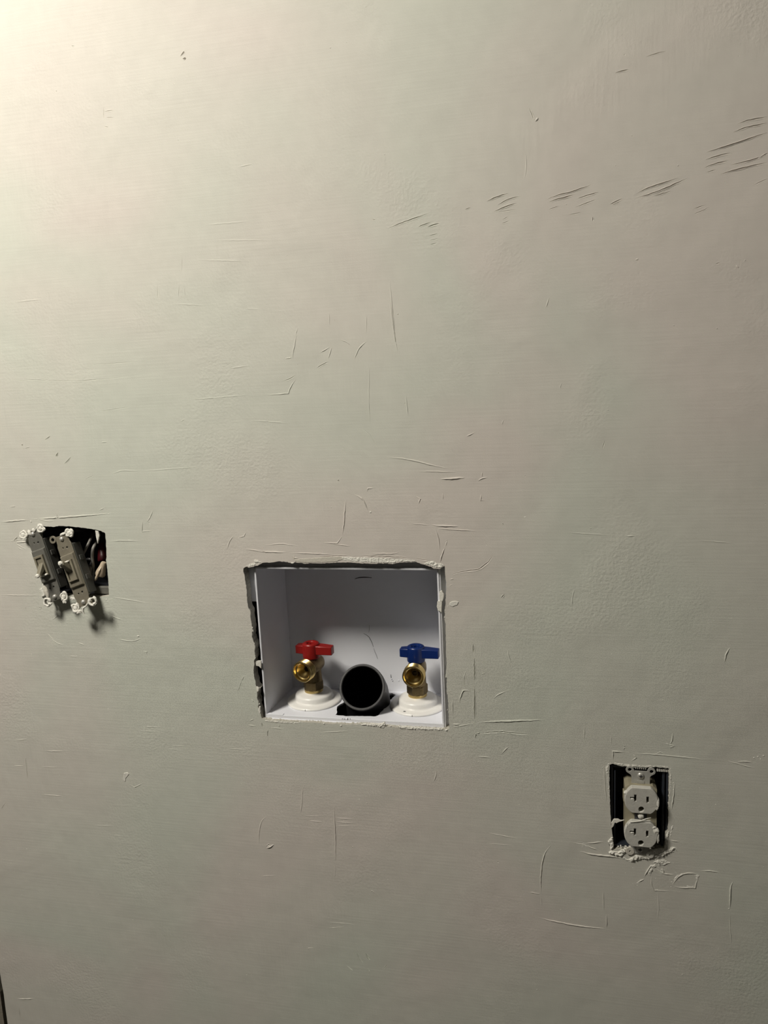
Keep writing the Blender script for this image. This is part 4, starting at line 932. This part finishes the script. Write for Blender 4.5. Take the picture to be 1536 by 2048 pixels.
        lump('plaster_crust', Vector((.011, -.0012, -(hl + 9) * mm)), (.0028, .0012, .0032), seed + 71, parent=o)
        MB().tube([(-.012, .002, -.020), (-.0135, .003, -.030), (-.013, .004, -.038), (-.014, .005, -.046)], [.0012, .0018, .0016, .0008], 8).build('plaster_strand', M_PLASTER, o, smooth=60)
    return o
toggle_switch((66.9, 1068, -.006), (110.5, 1193, -.012), 0, False, 'grey metal toggle switch with lever down, left one hanging from the wall opening', False, 4)
toggle_switch((124.7, 1077.8, -.008), (167.7, 1203.6, -.018), 0, True, 'worn brownish toggle switch with plaster-crusted lever up, right one in the opening', True, 9)

# ------------------------------------------------------------------ duplex receptacle
rc = (P(1281, 1551, -.001) + P(1280, 1697, -.001)) / 2
HS = (P(1281, 1551, -.001) - P(1280, 1697, -.001)).length / 2 * 1000
rec = empty('duplex_receptacle', Matrix.Translation(rc), 'plaster-dusted duplex electrical receptacle in the small lower right opening', 'electrical outlet')
outline = [(-9.3, -HS - 2), (-9.3, HS - 1), (-10.5, HS + 1.0), (-14.5, HS + 3.5), (-15.2, HS + 6), (-14, HS + 9), (-11, HS + 10.3), (-8, HS + 9.2), (-7, HS + 7.2), (-6.4, HS + 5.2), (6.4, HS + 5.2), (7, HS + 7.2), (8, HS + 9), (10.5, HS + 9.8), (13.6, HS + 8.6), (15, HS + 5.6), (14.2, HS + 3), (10.5, HS + .6), (9.3, HS - 1), (9.3, -HS - 2), (10.5, -HS - 3.5), (8, -HS - 6), (-8, -HS - 6), (-10.5, -HS - 3.5)]
outline = [(x, z) for x, z in outline]
MB().plate(S(list(reversed(outline))), [S(circle(-11, HS + 6.2, 1.9, 12)), S(circle(10.9, HS + 5.4, 1.9, 12))], -.0007, .0007).build('yoke', M_STRAP, rec, bevel=.0002)
MB().box(-.0036, .0036, -.0012, 0, (HS - 8.5) * mm, (HS - 5.4) * mm).build('yoke_tongue', M_STRAP, rec)
mb = MB()
for k in range(6): mb.box((-5.6 + 2 * k) * mm, (-4.6 + 2 * k) * mm, -.0004, .0006, (HS + 7.2) * mm, (HS + 8.4) * mm)
mb.build('break_off_teeth', M_STRAP, rec)
MB().plate(S(circle(-10.2, -HS - 3.6, 4.6, 22)), [S(circle(-10.2, -HS - 3.6, 1.2, 10))], -.0012, .0004, bevel=.0004).build('ear', M_PAPER, rec)
MB().plate(S(circle(10.6, -HS - 6, 4.0, 20)), [S(circle(10.6, -HS - 6, 1.4, 10))], -.0010, .0004, bevel=.0004).build('ear', M_PLASTER, rec)
MB().box(-.0175, -.0158, -.002, .008, .012, .022).build('terminal', M_IVORY, rec, bevel=.0004)
MB().box(-.0062, .0062, -.0047, -.0040, -.0055, .0055).build('centre_recess', M_BOX, rec)
def face_outline(cz):
    pts = []
    R_, hh = 17.0, 14.6
    for k in range(64):
        t = 2 * math.pi * k / 64
        x, z = R_ * math.cos(t), R_ * math.sin(t)
        z = max(-hh, min(hh, z * 1.04))
        # clipped corners at the flat ends
        pts.append((x, cz + z))
    q = []
    for p in pts:
        if not q or (Vector(p) - Vector(q[-1])).length > .4: q.append(p)
    return q
def socket_holes(cz):
    t = [(-4.9, cz - 1.4), (-4.9, cz + 6.8), (-7.4, cz + 6.8), (-7.4, cz + 3.8), (-11.4, cz + 3.8), (-11.4, cz + 1.8), (-7.4, cz + 1.8), (-7.4, cz - 1.4)]
    g = [(3.0 * math.cos(q), cz - 9.6 + 3.3 * math.sin(q)) for q in [2 * math.pi * k / 16 for k in range(16)]]
    return [S(list(reversed(t))), S(rect(4.9, 7.5, cz - 1.8, cz + 5.4)), S(g)]
MB().plate(S([(-16, -28), (16, -28), (16, 30), (12, 33.5), (-12, 33.5), (-16, 30)]), socket_holes(18.8) + socket_holes(-20.0), -.0045, .020).build('body', M_IVORY, rec)
for cz in (18.8, -20.0):
    f = MB().plate(S(face_outline(cz)), socket_holes(cz), -.0098, -.0042, bevel=.0008).build('socket_face', M_FACE, rec)
    lump('plaster_and_lit_edge', Vector((-.0092, -.0092, (cz + 1.5) * mm)), (.0024, .0010, .0006), cz, parent=rec, sub=1)
    lump('plaster_and_lit_edge', Vector((0, -.0094, (cz - 12.8) * mm)), (.0034, .0006, .0009), cz + 1, parent=rec, sub=1)  # white lump paints the lit lower edge of the ground hole
def screw(x, z, y, rad, m=M_SCREW, cross=True):
    T = Matrix.Translation((x, y, z)) @ Matrix.Rotation(math.radians(90), 4, 'X')
    h = MB().lathe([(.0002, .0018), (rad * .55, .0016), (rad * .9, .0009), (rad, .0001), (rad * .6, -.0006)], 24, T).build('screw', m, rec, smooth=40)
    s = MB()
    s.box(x - rad * .5, x + rad * .5, y - .0020, y - .0012, z - .0004, z + .0004)
    if cross: s.box(x - .0004, x + .0004, y - .0020, y - .0012, z - rad * .5, z + rad * .5)
    s.build('screw_slot', M_MARK, h)
screw(0, HS * mm, -.0006, .0036); screw(0, -HS * mm, -.0006, .0038); 
lump('plaster_cap', Vector((0, -.0066, 0)), (.0034, .0024, .0036), 12, parent=rec, rough=.15)
MB().tube([(-.004, -.0098, -.0046), (.001, -.0100, -.0030), (.0045, -.0102, -.0012), (.0098, -.0100, .0008)], [.0004, .0006, .0006, .0002], 8).build('plaster_strand', M_PLASTER, rec, smooth=60)
MB().tube([(-.011, -.0099, -.0062), (-.004, -.0102, -.0046), (.003, -.0100, -.0036)], [.0006, .0007, .0003], 8).build('plaster_strand', M_PLASTER, rec, smooth=60)
def crust(x, z, y, sx, sy, sz, seed): lump('plaster_crust', Vector((x * mm, y * mm, z * mm)), (sx * mm, sy * mm, sz * mm), seed, parent=rec)
crust(-15.2, 26.0, -8.0, 2.4, 1.8, 2.6, 31); crust(16.4, 17.5, -8.2, 1.9, 2.2, 6.5, 32); crust(15.2, 11.5, -8.6, 2.0, 1.4, 3.0, 33)
crust(14.8, -14.5, -9.0, 3.6, 1.4, 3.8, 34); crust(17.3, -22.5, -8.4, 1.3, 1.2, 6.0, 35); crust(13.0, -10.5, -9.4, 2.6, .9, 1.5, 36); crust(9.6, -34.8, -8.4, 1.0, 1.0, 1.6, 37); crust(-14.5, -12, -9.0, 1.2, 1.0, 4.0, 38)

# ------------------------------------------------------------------ ceiling lamp that lights the wall
lamp = empty('ceiling_spotlight', Matrix.Translation((LAMP_POS.x, LAMP_POS.y, CEIL)), 'bell-shaped metal spotlight on a ceiling stem, aimed at the wall', 'lamp')
LP = LAMP_POS - Vector((LAMP_POS.x, LAMP_POS.y, CEIL))
aim = (LAMP_AIM - LAMP_POS).normalized()
LM = Matrix.Translation(LP) @ aim.to_track_quat('Z', 'Y').to_matrix().to_4x4()
R_ = LAMP_RADIUS
MB().lathe([(.001, 0), (.055, 0), (.055, -.012), (.045, -.02), (.012, -.024), (.001, -.024)], 40).build('canopy', M_LAMPBASE, lamp, smooth=40)
MB().tube([(0, 0, -.02), tuple(LM @ Vector((0, 0, -.085)))], .007, 12).build('stem', M_LAMPBASE, lamp, smooth=60)
MB().lathe([(R_ + .004, .001), (R_ + .004, -.006), (R_ * .92, -.035), (R_ * .62, -.070), (R_ * .40, -.085), (.03, -.11), (.001, -.112)], 48, LM).build('bell_shade', M_LAMPBASE, lamp, smooth=50)
ml = bpy.data.materials.new('lit_lamp_glass'); ml.use_nodes = True
b = ml.node_tree.nodes['Principled BSDF']
b.inputs['Base Color'].default_value = (.8, .8, .78, 1)
b.inputs['Emission Color'].default_value = (*LAMP_COLOR, 1)
b.inputs['Emission Strength'].default_value = LAMP_STRENGTH
MB().lathe([(R_, -.004), (R_, 0), (.0005, .0001)], 48, LM).build('frosted_front', ml, lamp)
